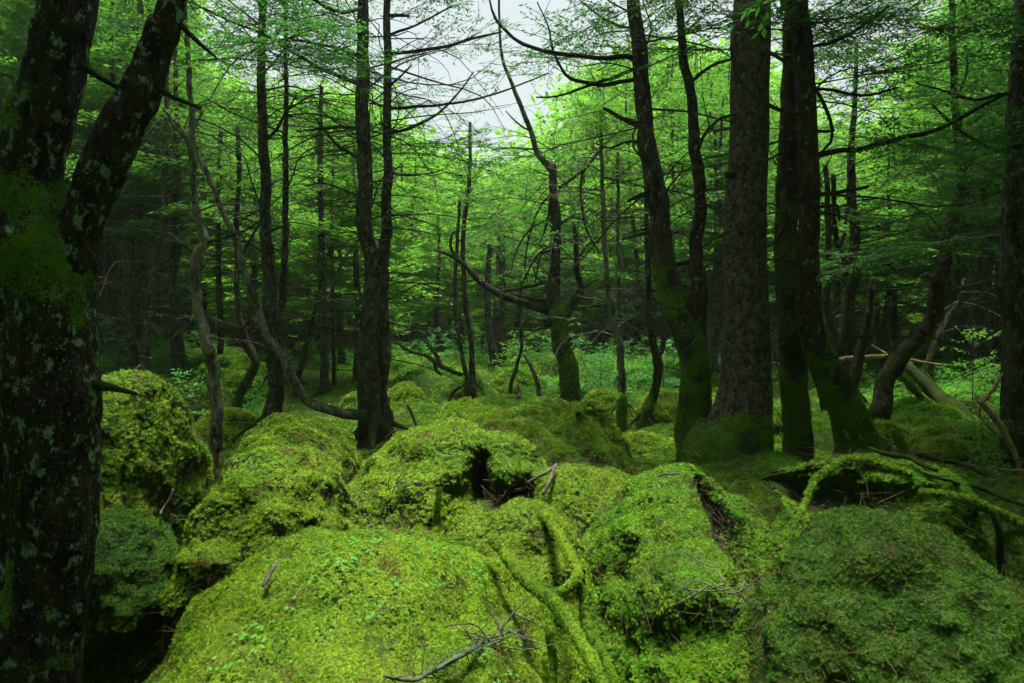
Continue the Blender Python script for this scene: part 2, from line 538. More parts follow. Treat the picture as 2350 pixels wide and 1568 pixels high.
def tri_sample(v, f, dens, rng, maxn=200000):
    """dens(p, n) -> points per square metre at face centres"""
    if f.shape[1] == 4:
        t = np.vstack([f[:, [0, 1, 2]], f[:, [0, 2, 3]]])
    else:
        t = f
    a, b, c = v[t[:, 0]], v[t[:, 1]], v[t[:, 2]]
    cr = np.cross(b - a, c - a)
    ar = np.linalg.norm(cr, axis=1) / 2
    n = unit(cr)
    ct = (a + b + c) / 3
    e = ar * dens(ct, n)
    k = rng.poisson(e)
    idx = np.repeat(np.arange(len(t)), k)
    u, w_ = rng.uniform(0, 1, len(idx)), rng.uniform(0, 1, len(idx))
    fl = u + w_ > 1
    u[fl], w_[fl] = 1 - u[fl], 1 - w_[fl]
    p = a[idx] + (b - a)[idx] * u[:, None] + (c - a)[idx] * w_[:, None]
    return p, n[idx]

def seen(p, n=None, m=1.25):
    D = p[:, 1]
    ok = (D > .3) & (np.abs(p[:, 0]) < .75 * m * D + .3) & (p[:, 2] - CZ > -.5 * m * D - .3) & (p[:, 2] < 5)
    if n is not None:
        view = unit(np.array((0, 0, CZ)) - p)
        ok &= (n * view).sum(1) > -.35
    return ok

def mossify(v, f, sets_, parent, origin, seed, nearD=3.6, cov=1.0, minz=-.15, name='moss', thr=None, hscale=1.0, upmix=.12):
    near, far = sets_
    rng = np.random.RandomState(seed)
    def dens(p, n):
        ok = seen(p, n)
        d = np.linalg.norm(p - (0, 0, CZ), axis=1)
        s = np.clip(d / 2.9, .72, 9) * .0076 * hscale            # spacing grows with distance
        s = np.where(d < nearD, s, s * 1.15)
        e = cov / s ** 2
        side = np.clip((n[:, 2] - minz) / .35, 0, 1)
        patch = np.clip(.85 + 1.5 * (fbm(p, .16, 3, 31.0) + .35), .5, 1)
        slope = .34 + .66 * np.clip((n[:, 2] - .22) / .55, 0, 1) if minz > -.5 else 1.0
        e = e * side * patch * ok * slope
        if thr is not None:
            e = e * thr(p, n)
        return e
    p, n = tri_sample(v, f, dens, rng)
    d = np.linalg.norm(p - (0, 0, CZ), axis=1)
    up = unit(n * (1 - upmix) + np.array((0, 0, upmix)) + rng.normal(0, .22, n.shape))
    isn = d < nearD
    out = []
    sc = np.clip(d / 2.9, .72, 9)
    if isn.sum() > 5:
        out.append(scatter(name, p[isn], up[isn], (sc * rng.uniform(.75, 1.45, len(d)) * hscale)[isn], near, parent, origin, seed))
    if (~isn).sum() > 5:
        out.append(scatter(name, p[~isn], up[~isn], (sc * .42 * rng.uniform(.7, 1.4, len(d)) * hscale)[~isn], far, parent, origin, seed + 1))
    return out

# ------------------------------------------------------------------ mossy mounds
MOUNDS = []
SHAPES = []
def sdf(sh, p):
    cen, r, n, cr, sr = sh
    q = p - cen
    q = np.column_stack([q[:, 0] * cr + q[:, 1] * sr, -q[:, 0] * sr + q[:, 1] * cr, q[:, 2]]) / r
    return ((np.abs(q) ** n).sum(1) ** (1 / n) - 1) * min(r)

def fillet(p, skip, k):
    h = np.zeros(len(p))
    for sh in SHAPES:
        if sh is skip or np.hypot(*(sh[0] - p.mean(0))[:2]) > 4 + max(sh[1]) and len(p) < 90000: continue
        b = sdf(sh, p)
        h = np.maximum(h, np.clip(k - np.abs(b), 0, None) ** 2 / k / 4 * 1.6)
    return h

_queue = []
def mound(*a, **k):
    cx, top, D, hw, bot, ry = a[3:9] if len(a) > 8 else (a[3], a[4], a[5], a[6], a[7], k['ry'])
    n = a[9] if len(a) > 9 else k.get('n', 2.3)
    c = P(cx, top, D)
    rz = c[2] - P(cx, bot, D)[2]
    rot = k.get('rot', 0)
    sh = (np.array((c[0], c[1], c[2] - rz)), (hw * K * D, ry, rz), n, math.cos(rot), math.sin(rot))
    SHAPES.append(sh)
    _queue.append((a, k, sh))

def build_mound(sh, name, label, cat, cx, top, D, hw, bot, ry, n=2.3, mat=None, sets_=None, rot=0, dents=(), amp=.06, seed=1, cov=1.0, nearD=3.6, res=150, extra=(), fsc=.35, minz=-.15, fk=.12):
    """cx,top,hw,bot in picture units at depth D; ry is half depth in metres"""
    c = P(cx, top, D)
    zt = c[2]
    zb = P(cx, bot, D)[2]
    rx = hw * K * D
    rz = (zt - zb)
    cen = np.array((c[0], c[1], zt - rz))
    nu, nv = int(res * 1.6), res
    th = np.linspace(0, 2 * math.pi, nu, endpoint=False)
    ph = np.linspace(-.55, math.pi / 2 - .002, nv)
    T, Ph = np.meshgrid(th, ph)
    d = np.stack([np.cos(Ph) * np.cos(T), np.cos(Ph) * np.sin(T), np.sin(Ph)], -1).reshape(-1, 3)
    s = (np.abs(d[:, 0]) ** n + np.abs(d[:, 1]) ** n + np.abs(d[:, 2]) ** n) ** (-1 / n)
    v = d * s[:, None] * (rx, ry, rz)
    cr, sr = math.cos(rot), math.sin(rot)
    v = np.column_stack([v[:, 0] * cr - v[:, 1] * sr, v[:, 0] * sr + v[:, 1] * cr, v[:, 2]]) + cen
    nrm = unit((v - cen) / np.array((rx, ry, rz)) ** 2)
    fk = min(fk, .09 * D)
    h = np.maximum(fillet(v, sh, fk), np.clip(fk - np.abs(v[:, 2] - gz(v[:, 0], v[:, 1], False)), 0, None) ** 2 / fk / 4 * (nrm[:, 2] > -.2))
    v = v + nrm * h[:, None]
    bil = .5 - np.abs(fbm(v, fsc * .75, 2, 77.7)) * 1.6
    v = v + nrm * (amp * fbm(v, fsc, 3, 7.3) + amp * .3 * fbm(v, fsc * .3, 3, 3.1) + amp * .3 * bil)[:, None]
    v0 = v.copy()
    hole = np.zeros(len(v))
    for (px, py, dd, r, depth) in dents:
        q = P(px, py, dd)
        w_ = np.exp(-(((v0 - q) / np.asarray(r)) ** 2).sum(1))
        v = v + (np.array((0, 1.0, -.15)) * depth)[None] * w_[:, None]
        if depth > .3: hole = np.maximum(hole, w_)
    for (px, py, dd, r, h) in extra:
        q = P(px, py, dd)
        w_ = np.exp(-(((v0 - q) / np.asarray(r)) ** 2).sum(1))
        v = v + nrm * h * w_[:, None]
    i = np.arange(nv - 1)[:, None] * nu
    j = np.arange(nu)[None, :]
    j2 = (j + 1) % nu
    f = np.stack([i + j, i + j2, i + nu + j2, i + nu + j], -1).reshape(-1, 4)
    bag = Bag()
    bag.add(v, f)
    org = np.array((cen[0], cen[1], zb))
    o = link(name, bag.mesh(name, mat or m_dome, org), None, org)
    tag(o, label, cat)
    hf = hole[f].max(1)
    hf = np.where(np.random.RandomState(seed).uniform(0, 1, len(hf)) < np.clip((hf - .12) / .45, 0, 1), 1, 0)
    mossify(v, f[hf < .42], sets_ or (NEAR_B, FAR_B), o, org, seed * 13 + 5, nearD=nearD, cov=cov, minz=minz)
    MOUNDS.append((v, f))
    return o

mound('mossy_mound', 'large bright green mossy hummock filling the bottom centre foreground', 'mossy mound', 820, 1222, 2.0, 590, 1900, 1.1, 1.72,
      amp=.045, seed=1, nearD=4, cov=1.15, res=200)
mound('mossy_mound', 'tall rounded mossy mound with olive flanks left of centre behind the front hummock', 'mossy mound', 640, 1040, 3.1, 198, 1440, .55, 2.3,
      amp=.065, seed=2, nearD=4)
mound('mossy_mound', 'low mossy bump directly behind the tall rounded mound by the thin trunk base', 'mossy mound', 690, 955, 4.3, 125, 1130, .6, 2.2, amp=.065, seed=3)
mound('mossy_mound', 'yellow green mossy mound with a dark hollow in its front at the picture centre', 'mossy mound', 1045, 988, 3.7, 248, 1260, .6, 2.3,
      amp=.065, seed=4, dents=((1092, 1125, 3.15, (.055, .4, .11), .55), (1190, 1168, 3.15, (.17, .3, .05), .5)), nearD=4)
mound('mossy_mound', 'bright mossy crest rising behind the mound with the hollow', 'mossy mound', 1110, 922, 4.9, 150, 1080, .6, 2.2, amp=.065, seed=5)
mound('mossy_mound', 'wide bright mossy mound sloping right below the twisted forked tree', 'mossy mound', 1275, 915, 5.0, 185, 1150, .8, 2.0, amp=.06, seed=6)
mound('mossy_mound', 'small mossy ridge right of the crossed dead sticks', 'mossy mound', 1330, 1070, 3.6, 120, 1200, .35, 2.1, amp=.03, seed=7, nearD=4)
mound('mossy_mound', 'low mossy swelling in front of the small ridge right of centre', 'mossy mound', 1420, 1092, 3.7, 90, 1180, .3, 2.1, amp=.03, seed=27, nearD=4)
mound('mossy_mound', 'mossy saddle between the front hummock and the deep bank', 'mossy mound', 1215, 1175, 2.65, 130, 1560, .42, 2.1,
      amp=.065, seed=28, nearD=4)
mound('mossy_mound', 'deep mossy bank sloping down below the big straight trunk', 'mossy mound', 1560, 1088, 2.9, 285, 1700, .8, 2.1, sets_=(NEAR_G, FAR_G),
      amp=.06, seed=8, nearD=4, dents=((1702, 1235, 2.35, (.045, .4, .13), .7),))
mound('mossy_mound', 'dark mossy foot of the deep bank beside the forked mossy roots', 'mossy mound', 1600, 1290, 2.35, 175, 1950, .6, 2.2, sets_=(NEAR_G, FAR_G),
      amp=.06, seed=29, nearD=4)
mound('mossy_mound', 'mossy rise carrying the bases of the big straight trunk and its mossy neighbour', 'mossy mound', 1760, 1045, 4.1, 240, 1350, .75, 2.4, sets_=(NEAR_G, FAR_G),
      amp=.04, seed=9, nearD=4)
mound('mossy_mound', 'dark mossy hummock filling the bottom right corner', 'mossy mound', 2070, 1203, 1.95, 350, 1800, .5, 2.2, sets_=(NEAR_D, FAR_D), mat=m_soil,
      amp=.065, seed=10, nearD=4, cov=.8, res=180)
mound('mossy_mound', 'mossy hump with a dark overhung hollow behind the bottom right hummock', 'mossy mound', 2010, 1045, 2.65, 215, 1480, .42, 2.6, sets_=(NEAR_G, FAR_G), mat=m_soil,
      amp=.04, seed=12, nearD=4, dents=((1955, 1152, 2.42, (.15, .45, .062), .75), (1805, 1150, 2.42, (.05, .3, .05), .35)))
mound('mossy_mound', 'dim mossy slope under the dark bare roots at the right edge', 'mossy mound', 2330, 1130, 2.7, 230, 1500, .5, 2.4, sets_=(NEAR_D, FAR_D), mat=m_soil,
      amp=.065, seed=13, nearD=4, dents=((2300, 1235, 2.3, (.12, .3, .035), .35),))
mound('mossy_boulder', 'tall moss capped boulder with a bare cleft side beside the near left trunk', 'boulder', 285, 872, 3.4, 122, 1330, .5, 3.2, mat=m_dome,
      amp=.05, seed=14, nearD=4, dents=((335, 1080, 2.95, (.035, .3, .13), .3),), minz=-.3, cov=1.1)
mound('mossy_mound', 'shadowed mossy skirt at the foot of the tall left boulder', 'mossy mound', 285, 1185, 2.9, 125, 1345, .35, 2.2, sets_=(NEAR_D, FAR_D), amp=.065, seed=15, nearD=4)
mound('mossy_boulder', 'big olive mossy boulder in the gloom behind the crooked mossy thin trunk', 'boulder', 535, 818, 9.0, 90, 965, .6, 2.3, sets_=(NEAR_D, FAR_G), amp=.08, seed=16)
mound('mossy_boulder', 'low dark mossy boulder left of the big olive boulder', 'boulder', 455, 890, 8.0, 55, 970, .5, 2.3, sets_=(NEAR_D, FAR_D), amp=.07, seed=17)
SM = [(470, 1040, 5.2, 75, 1120, 'small mossy cushion in the gully behind the left boulder'),
      (530, 945, 6.4, 95, 1010, 'low mossy swell around the base of the crooked thin trunk'),
      (445, 990, 6.0, 55, 1040, 'mossy hump right of the tall left boulder top'),
      (820, 905, 8.0, 50, 965, 'small mossy hump left of the paired straight trunks'),
      (925, 898, 7.6, 70, 960, 'mossy hump just right of the paired straight trunks'),
      (980, 850, 9.6, 70, 900, 'mossy bank under the curving fallen limbs at mid distance'),
      (1080, 870, 9.2, 60, 920, 'dark mossy root mound under the pair of slender leaning stems'),
      (1190, 848, 9.6, 80, 915, 'mossy stump mound behind the small pointed stump'),
      (1250, 840, 11, 60, 900, 'far mossy hump left of the twisted forked tree base'),
      (1380, 905, 7.6, 60, 960, 'rounded mossy hump right of the twisted forked tree base'),
      (1490, 985, 5.8, 85, 1060, 'bright mossy swell in the dip right of the wide mound'),
      (1620, 900, 8.6, 80, 960, 'mossy hump showing left of the big straight trunk'),
      (1350, 860, 10, 90, 920, 'fern fringed mossy bank behind the twisted forked tree'),
      (1530, 905, 7.4, 110, 985, 'bright mossy hump left of the large curved trunk base'),
      (1450, 905, 8.4, 60, 960, 'mossy swell around the thin leaning trunk right of centre'),
      (1780, 965, 6.0, 55, 1040, 'bright mossy hump between the big straight trunk and its mossy neighbour'),
      (1885, 975, 6.4, 50, 1040, 'mossy hump seen between the two right trunks'),
      (2090, 925, 7.0, 130, 1020, 'long mossy rise behind the leaning lichen trunk on the right'),
      (2200, 985, 5.2, 130, 1080, 'low mossy bank in front of the broken bleached branch'),
      (2200, 915, 7.6, 90, 985, 'mossy slope where the fallen brown log rests'),
      (2040, 985, 5.6, 45, 1050, 'small mossy knob beside the leaning trunk base on the right')]
for k, (a, b, c_, d_, e_, lab) in enumerate(SM):
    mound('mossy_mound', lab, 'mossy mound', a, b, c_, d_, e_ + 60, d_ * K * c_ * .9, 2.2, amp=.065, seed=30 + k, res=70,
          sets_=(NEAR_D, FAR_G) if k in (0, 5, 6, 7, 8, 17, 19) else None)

gz0 = gz(gx, gy)
gp_ = np.column_stack([gx, gy, gz0])
near_ = (np.hypot(gx, gy) < 14)
lift = np.zeros(len(gx))
lift[near_] = fillet(gp_[near_], None, .12)
gv = np.column_stack([gx, gy, gz0 + lift])
i = np.arange(nr - 1)[:, None] * na
j = np.arange(na)[None, :]
j2 = (j + 1) % na
gf = np.stack([i + j, i + j2, i + na + j2, i + na + j], -1).reshape(-1, 4)
gb = Bag()
gb.add(gv, gf)
cv = np.array([[0, 0, float(gv[:na, 2].mean())]])
cf = np.stack([np.full(na, nr * na), (np.arange(na) + 1) % na, np.arange(na)], -1)
gb.v.append(cv); gb.f.append(cf); gb.m.append(np.zeros(na)); gb.n += 1
ground = link('ground', gb.mesh('ground', m_soil))
tag(ground, kind='structure')

def gdens(p, n):
    return ((np.hypot(p[:, 0], p[:, 1]) < 13) & (p[:, 1] > 2.4)).astype(float) * np.clip(.8 + 1.5 * fbm(p, .6, 3, 3.3), .12, 1)  # moss kept off near pits and thinned in valleys to deepen their shade
for o in mossify(gv, gf, (NEAR_G, FAR_G), None, (0, 0, 0), 11, nearD=3.2, cov=.8, thr=gdens, name='moss_carpet'):
    tag(o, 'low green moss covering the forest floor between the mounds' if 'carpet.' not in o.name else 'yellow green moss spreading over the forest floor among the tree bases', 'moss')

for a_, k_, sh_ in _queue:
    build_mound(sh_, *a_, **k_)

DENS = 1.2
# ------------------------------------------------------------------ foliage
def spray(bag, rng, p0, d, L, ls, droop=.2, sp=.05, mi_leaf=1, mi_wood=0, r=.008, keep=.8, flat=.22, wdt=.2, wood=True):
    droop = droop * rng.uniform(.4, 2.0)
    keep = keep * rng.uniform(.7, 1.1)
    d = unit(d)
    side = unit(np.cross(d, (0, 0, 1.0)) + 1e-6)
    up = np.cross(side, d)
    Z = np.array((0, 0, 1.0))
    t = np.linspace(0, 1, 5)[:, None]
    wob = side * rng.normal(0, .05 * L)
    main = p0 + d * L * t - Z * droop * L * t ** 2 + wob * t ** 2
    if wood:
        prisms(bag, main[:-1], main[1:], np.linspace(r, r * .3, 4), mi_wood)
    n2 = max(4, int(L / sp))
    t = np.sort(rng.uniform(.1, 1, n2))[:, None]
    base = p0 + d * L * t - Z * droop * L * t ** 2 + wob * t ** 2
    sg = rng.choice([-1, 1], n2)[:, None]
    an = np.radians(rng.uniform(35, 70, n2))[:, None]
    d2 = unit(d * np.cos(an) + side * sg * np.sin(an) + up * rng.normal(0, flat, (n2, 1)))
    l2 = (L * .42 * (1.02 - t[:, 0]) ** .7 * rng.uniform(.5, 1.2, n2) + ls * 2)
    kp = rng.uniform(0, 1, n2) < keep
    base, d2, l2 = base[kp], d2[kp], l2[kp]
    if len(base) == 0: return
    if wood:
        prisms(bag, base, base + d2 * l2[:, None] - Z * (droop * .5 * l2)[:, None], r * .3, mi_wood)
    m = int(l2.max() / (ls * .42)) + 2
    s = (np.arange(m) + .5)[None, :] * ls * .42 / l2[:, None]
    ok = (s < 1) & (rng.uniform(0, 1, s.shape) < .88)
    a, b = np.nonzero(ok)
    s = s[a, b]
    c = base[a] + d2[a] * (l2[a] * s)[:, None] - Z * (droop * .5 * l2[a] * s ** 2)[:, None]
    sg3 = rng.choice([-1, 1], len(a))[:, None]
    s2 = unit(np.cross(d2[a], np.broadcast_to(up, (len(a), 3))))
    an = np.radians(rng.uniform(25, 75, len(a)))[:, None]
    c = c + s2 * sg3 * (rng.uniform(0, 1, len(a)) * ls * 1.1 * (1.1 - s))[:, None]
    d3 = unit(d2[a] * np.cos(an) + s2 * sg3 * np.sin(an) - Z * rng.uniform(0, .5, (len(a), 1)))
    nn = unit(up + rng.normal(0, .35, (len(a), 3)))
    leaves(bag, c, d3, nn, ls * rng.uniform(.7, 1.35, len(a)), ls * wdt * rng.uniform(.8, 1.3, len(a)), mi_leaf)

def crown(bag, rng, axis, z0, z1, R, nb, ls, sp=.05, prof=None, keep=.8, droop=.18, rw=.01, el0=.15, wdt=.2, sub=True, azf=None):
    """branches with flat sprays round an axis (function z -> point)"""
    nb = int(nb * DENS)
    for k in range(nb):
        u = (k + rng.uniform(0, 1)) / nb
        z = z0 + (z1 - z0) * u
        az = k * 2.399 + rng.uniform(-.5, .5)
        L = R * (prof(u) if prof else (1 - .75 * u)) * rng.uniform(.65, 1.15)
        if azf: az, L = azf(az, L)
        el = el0 + .45 * u + rng.normal(0, .24)
        d = np.array((math.cos(az) * math.cos(el), math.sin(az) * math.cos(el), math.sin(el)))
        p = axis(z)
        spray(bag, rng, p, d, L, ls, droop, sp, keep=keep, r=rw * (L / R) ** .7, wdt=wdt)
        if sub and L > .7:
            side = unit(np.cross(d, (0, 0, 1.0)))
            for q in range(3):
                t = rng.uniform(.3, .8)
                sgn = 1 if q % 2 else -1
                pp = p + d * L * t - np.array((0, 0, droop * L * t * t))
                spray(bag, rng, pp, d * .7 + side * sgn * .7 + np.array((0, 0, rng.normal(0, .1))), L * .5 * (1.1 - t), ls, droop, sp, keep=keep, r=rw * .4, wdt=wdt)

def dead_twigs(bag, rng, axis, rad, z0, z1, n, Lm=.5, r=.006, sub=4, mi=0, droop=.25, azf=None):
    for k in range(n):
        z = rng.uniform(z0, z1)
        az = rng.uniform(0, 6.283)
        if azf is not None: az = azf(az)
        L = Lm * rng.uniform(.25, 1.4)
        el = rng.normal(.15, .3)
        d = np.array((math.cos(az) * math.cos(el), math.sin(az) * math.cos(el), math.sin(el)))
        p = axis(z)
        side = unit(np.cross(d, (0, 0, 1.0)))
        pts = [p, p + d * L * .35 + rng.normal(0, .03 * L, 3), p + d * L * .7 + np.array((0, 0, -droop * L * .3)) + side * rng.normal(0, .1 * L),
               p + d * L + np.array((0, 0, rng.normal(-droop, .25) * L)) + side * rng.normal(0, .2 * L)]
        rr = r * (L / Lm) ** .5 * rng.uniform(.8, 1.5)
        q = tube(bag, pts, (rr, rr * .8, rr * .55, rr * .2), 5, step=L / 7, mi=mi)
        if sub:
            m = rng.randint(1, sub + 1)
            i0 = rng.randint(2, len(q) - 1, m)
            a0 = q[i0]
            l2 = L * rng.uniform(.15, .45, m)
            d2 = unit(d + side * rng.choice([-1, 1], m)[:, None] * rng.uniform(.5, 1.2, (m, 1)) + rng.normal(0, .25, (m, 3)))
            a1 = a0 + d2 * l2[:, None] * .5
            a2 = a1 + unit(d2 + rng.normal(0, .35, (m, 3))) * l2[:, None] * .5
            prisms(bag, a0, a1, rr * .4, mi)
            prisms(bag, a1, a2, rr * .28, mi)

def axis_of(p):
    zs = p[:, 2]
    o = np.argsort(zs)
    zz = zs[o]; xx = p[o, 0]; yy = p[o, 1]
    return lambda z: np.array((np.interp(z, zz, xx), np.interp(z, zz, yy), z))

# ------------------------------------------------------------------ traced trees
TREES = []
def traced(name, label, cat, D, stems, mat, limbs=(), flare=.5, twigs=20, twz=None, twL=.5, cr=None, seed=1, seg=14, rough=.10, ext=2.5, moss=None,
           dD=0.0, limb_mat=None, jag=False, leafm=None, twr=.006, step=None, mossthr=None, sink=.42, sides=None):
    """stems: lists of (px, py, width px[, depth offset]); the first is the trunk, the others join it"""
    rng = np.random.RandomState(seed)
    b0 = stems[0][0]
    base = P(b0[0], b0[1], D)
    root = link(name, None, None, base)
    root.empty_display_size = .1
    tag(root, label, cat)
    bag = Bag()
    main = None
    for si, st in enumerate(stems):
        pts, rad = [], []
        for q in st:
            dd = D + (q[3] if len(q) > 3 else 0)
            pts.append(P(q[0], q[1], dd)); rad.append(q[2] * K * dd / 2)
        pts = np.array(pts); rad = np.array(rad)
        if si == 0 and sink:
            dn = np.array((0, 0, -1.0)) * sink
            pts = np.vstack([pts[0] + dn, pts]); rad = np.concatenate([[rad[0] * 1.02], rad])
        top_open = st[-1][1] <= 20
        if top_open and ext:
            dr = unit(unit(pts[-1] - pts[-2]) + np.array((0, 0, .6)))
            pts = np.vstack([pts, pts[-1] + dr * ext * .5, pts[-1] + dr * ext + rng.normal(0, .1, 3)])
            rad = np.concatenate([rad, [rad[-1] * .7, rad[-1] * .25]])
        sg = seg if si == 0 else max(8, seg - 4)
        p = tube(bag, pts, rad, sg, rough=rough, flare=flare if si == 0 else 0, seed=seed + si, jag=(jag and not top_open) or (jag and si == 0 and not top_open),
                 step=step or max(.03, float(np.mean(rad)) * .55))
        if si == 0: main = p
    ax = axis_of(main)
    if flare and sink and seg < 24:
        r0 = stems[0][0][2] * K * D / 2
        for q in range(5):
            a = q * 1.257 + rng.uniform(-.4, .4)
            dr = np.array((math.cos(a), math.sin(a), 0))
            L = min(r0 * rng.uniform(2.0, 3.6), .5)
            e = base + dr * (r0 + L)
            tube(bag, [base + (0, 0, r0 * 1.4) + dr * r0 * .3, base + dr * (r0 * 1.25) + (0, 0, r0 * .25), base + dr * (r0 + L * .55) + (0, 0, -.03), e + (0, 0, -.12)],
                 (r0 * .5, r0 * .38, r0 * .2, r0 * .08), 8, rough=.2, seed=seed + q)
    # dead side twigs on the trunk
    if twigs:
        zlo = twz[0] if twz else base[2] + .5
        zhi = twz[1] if twz else min(main[-1, 2], 4.2)
        azf = None
        if sides is not None:
            azf = lambda a: (0 if rng.uniform() < sides else math.pi) + rng.normal(0, .7)
        dead_twigs(bag, rng, ax, None, zlo, zhi, twigs, twL, twr, azf=azf)
    tr = link('trunk', bag.mesh('trunk', mat, base), root)
    vall, fall = np.concatenate(bag.v), bag.f
    for li, lb in enumerate(limbs):
        lp, lr = [], []
        for q in lb:
            dd = D + (q[3] if len(q) > 3 else 0)
            lp.append(P(q[0], q[1], dd)); lr.append(q[2] * K * dd / 2)
        lb_ = Bag()
        p = tube(lb_, lp, lr, 8, rough=.12, seed=seed + li * 3, step=.05)
        Ltot = np.linalg.norm(np.diff(p, axis=0), axis=1).sum()
        m = int(Ltot * 7)
        if m > 1 and not jag:
            i0 = rng.randint(1, len(p) - 1, m)
            dd_ = unit(p[np.minimum(i0 + 1, len(p) - 1)] - p[i0])
            d2 = unit(dd_ * .8 + rng.normal(0, .6, (m, 3)))
            l2 = rng.uniform(.06, .3, m)
            a1 = p[i0] + d2 * l2[:, None] * .5
            a2 = a1 + unit(d2 + rng.normal(0, .4, (m, 3))) * l2[:, None] * .5
            prisms(lb_, p[i0], a1, .0035); prisms(lb_, a1, a2, .002)
        link('branch', lb_.mesh('branch', limb_mat or m_branch, base), root)
    if cr:
        cb = Bag()
        for c_ in (cr if isinstance(cr, list) else [cr]):
            crown(cb, rng, ax, **c_)
        link('crown', cb.mesh('crown', [m_twig, leafm or m_needle], base, smooth=False), root)
    if moss:
        thr = mossthr
        qf = [f for f in bag.f[:1]]
        mossify(np.concatenate(bag.v)[:], qf[0], (NEAR_T, FAR_T), root, base, seed + 91, nearD=9, cov=moss, minz=-1.6, thr=thr, hscale=.40, upmix=.15)
        # the trunk's first sheet only
    TREES.append((label, b0[0], root))
    return root

def near_base(zr, fall=.35, always=.0, sc=.25, bias=0.0):
    def f(p, n):
        k = np.clip(1 - (p[:, 2] - zr) / fall, 0, 1)
        nb = fbm(p, sc, 3, 12.0)
        return np.clip((nb * 1.7 + bias + (k * 2.2 - 1.05) + always + n[:, 2] * .5) * 1.3, 0, 1) * np.clip(k * 5, 0, 1)
    return f

FLAT = dict(ls=.036, sp=.036, keep=.85, wdt=.18)

# near left giant
t1 = traced('tree', 'massive lichen spotted forked trunk in the near left foreground', 'tree', 2.0,
    [[(70, 1600, 175), (110, 1400, 172), (125, 1200, 175), (130, 1000, 185), (130, 900, 190), (122, 780, 182), (115, 660, 178), (100, 590, 190), (80, 510, 160), (68, 440, 128), (80, 330, 130), (112, 200, 127), (140, 80, 116), (158, 0, 110)],
     [(120, 700, 120), (160, 600, 120), (196, 500, 90), (238, 400, 94), (280, 290, 92), (330, 170, 80), (372, 70, 70), (402, 0, 60)]],
    m_lichen, limbs=[[(150, 130, 18), (190, 150, 16), (227, 176, 14), (282, 206, 11), (312, 227, 8), (362, 252, 4)],
                     [(405, 50, 16), (423, 65, 14), (453, 96, 11), (498, 133, 5)], [(365, 205, 15), (383, 219, 12), (423, 234, 10), (463, 249, 6)],
                     [(205, 885, 44), (240, 888, 24), (270, 893, 14), (312, 902, 9)]],
    twigs=0, seg=72, rough=.13, step=.012, flare=0, seed=3, ext=2.2, sink=.6,
    moss=.9, mossthr=lambda p, n: np.clip((np.exp(-((p[:, 2] - P(0, 575, 2)[2]) / .16) ** 2) * 1.25 + n[:, 2] * .9 + fbm(p, .12, 3, 4.) * 1.3 - .72) * 1.5, 0, 1),
    cr=dict(z0=3.1, z1=4.6, R=2.3, nb=18, ls=.06, sp=.06, keep=.8, azf=lambda a, L: (math.pi + 1.0 * math.sin(a * 3), L)))  # unseen crown, swept left and filled out to shade the left foreground
traced('tree', 'dark lichen mottled trunk cut off by the left picture edge', 'tree', 2.7,
    [[(10, 1500, 60), (5, 1200, 62), (8, 950, 58), (0, 700, 66), (-30, 400, 60), (-60, 0, 50)]], m_lichen, twigs=3, seg=36, rough=.1, step=.02, flare=.2, seed=4,
    cr=dict(z0=2.6, z1=5.2, R=2.2, nb=12, ls=.05, sp=.07, keep=.7))
# left mid thin trees
traced('tree', 'thin crooked pale spotted trunk rising from the gully right of the left boulder', 'tree', 4.9,
    [[(473, 1097, 34), (488, 1040, 30), (497, 936, 26), (488, 850, 28), (470, 770, 26), (452, 690, 22), (443, 629, 20), (455, 585, 22), (470, 550, 20), (453, 500, 15), (443, 403, 14), (438, 252, 13), (428, 80, 11), (425, 0, 10)]],
    m_pale, twigs=30, twL=.55, seed=5, rough=.16, limbs=[[(455, 590, 9), (420, 560, 7), (370, 535, 5), (310, 525, 4), (260, 505, 2)], [(470, 560, 9), (505, 548, 8), (560, 530, 5), (600, 505, 3)],
    [(443, 403, 8), (430, 330, 5), (400, 290, 4), (370, 265, 3)]], cr=dict(z0=2.9, z1=5.5, R=1.3, nb=9, **FLAT), sides=.4)
traced('tree', 'straight narrow dark trunk left of centre with the curved bare stem passing behind it', 'tree', 6.0,
    [[(622, 975, 44), (633, 900, 36), (629, 835, 34), (622, 785, 34), (614, 604, 28), (609, 503, 25), (612, 403, 24), (604, 302, 22), (599, 151, 19), (602, 0, 17)]],
    m_dark, limbs=[[(608, 322, 9), (628, 305, 8), (655, 262, 6), (680, 220, 4)], [(620, 530, 7), (640, 523, 5), (668, 516, 3)], [(602, 170, 6), (640, 130, 5), (690, 60, 4), (720, 0, 3)]],
    twigs=61, twL=.95, seed=6, flare=.45, cr=dict(z0=2.7, z1=7, R=1.6, nb=14, **FLAT))
traced('tree', 'slim dark stem standing just right of the straight narrow trunk', 'tree', 6.4,
    [[(632, 860, 20), (638, 740, 18), (648, 660, 16), (654, 554, 15), (654, 403, 13), (657, 252, 11), (654, 0, 8)]], m_dark, twigs=57, twL=.8, seed=7,
    cr=dict(z0=2.7, z1=6, R=1.3, nb=10, **FLAT))
traced('tree', 'bare pinkish grey stem curving up from the ground and leaning left', 'tree', 5.9,
    [[(845, 952, 26), (800, 953, 24), (745, 936, 22), (705, 921, 21), (675, 880, 20), (650, 820, 19), (612, 768, 17), (590, 710, 16), (569, 655, 16), (544, 559, 15), (508, 478, 12), (488, 423, 12), (463, 373, 11), (420, 300, 8), (375, 250, 5)]],
    m_pale, twigs=10, seed=8, flare=0, sink=0, rough=.1, limbs=[[(555, 585, 6), (580, 540, 5), (600, 500, 3), (608, 460, 2)], [(470, 390, 6), (450, 340, 4), (445, 290, 3)]], ext=0)
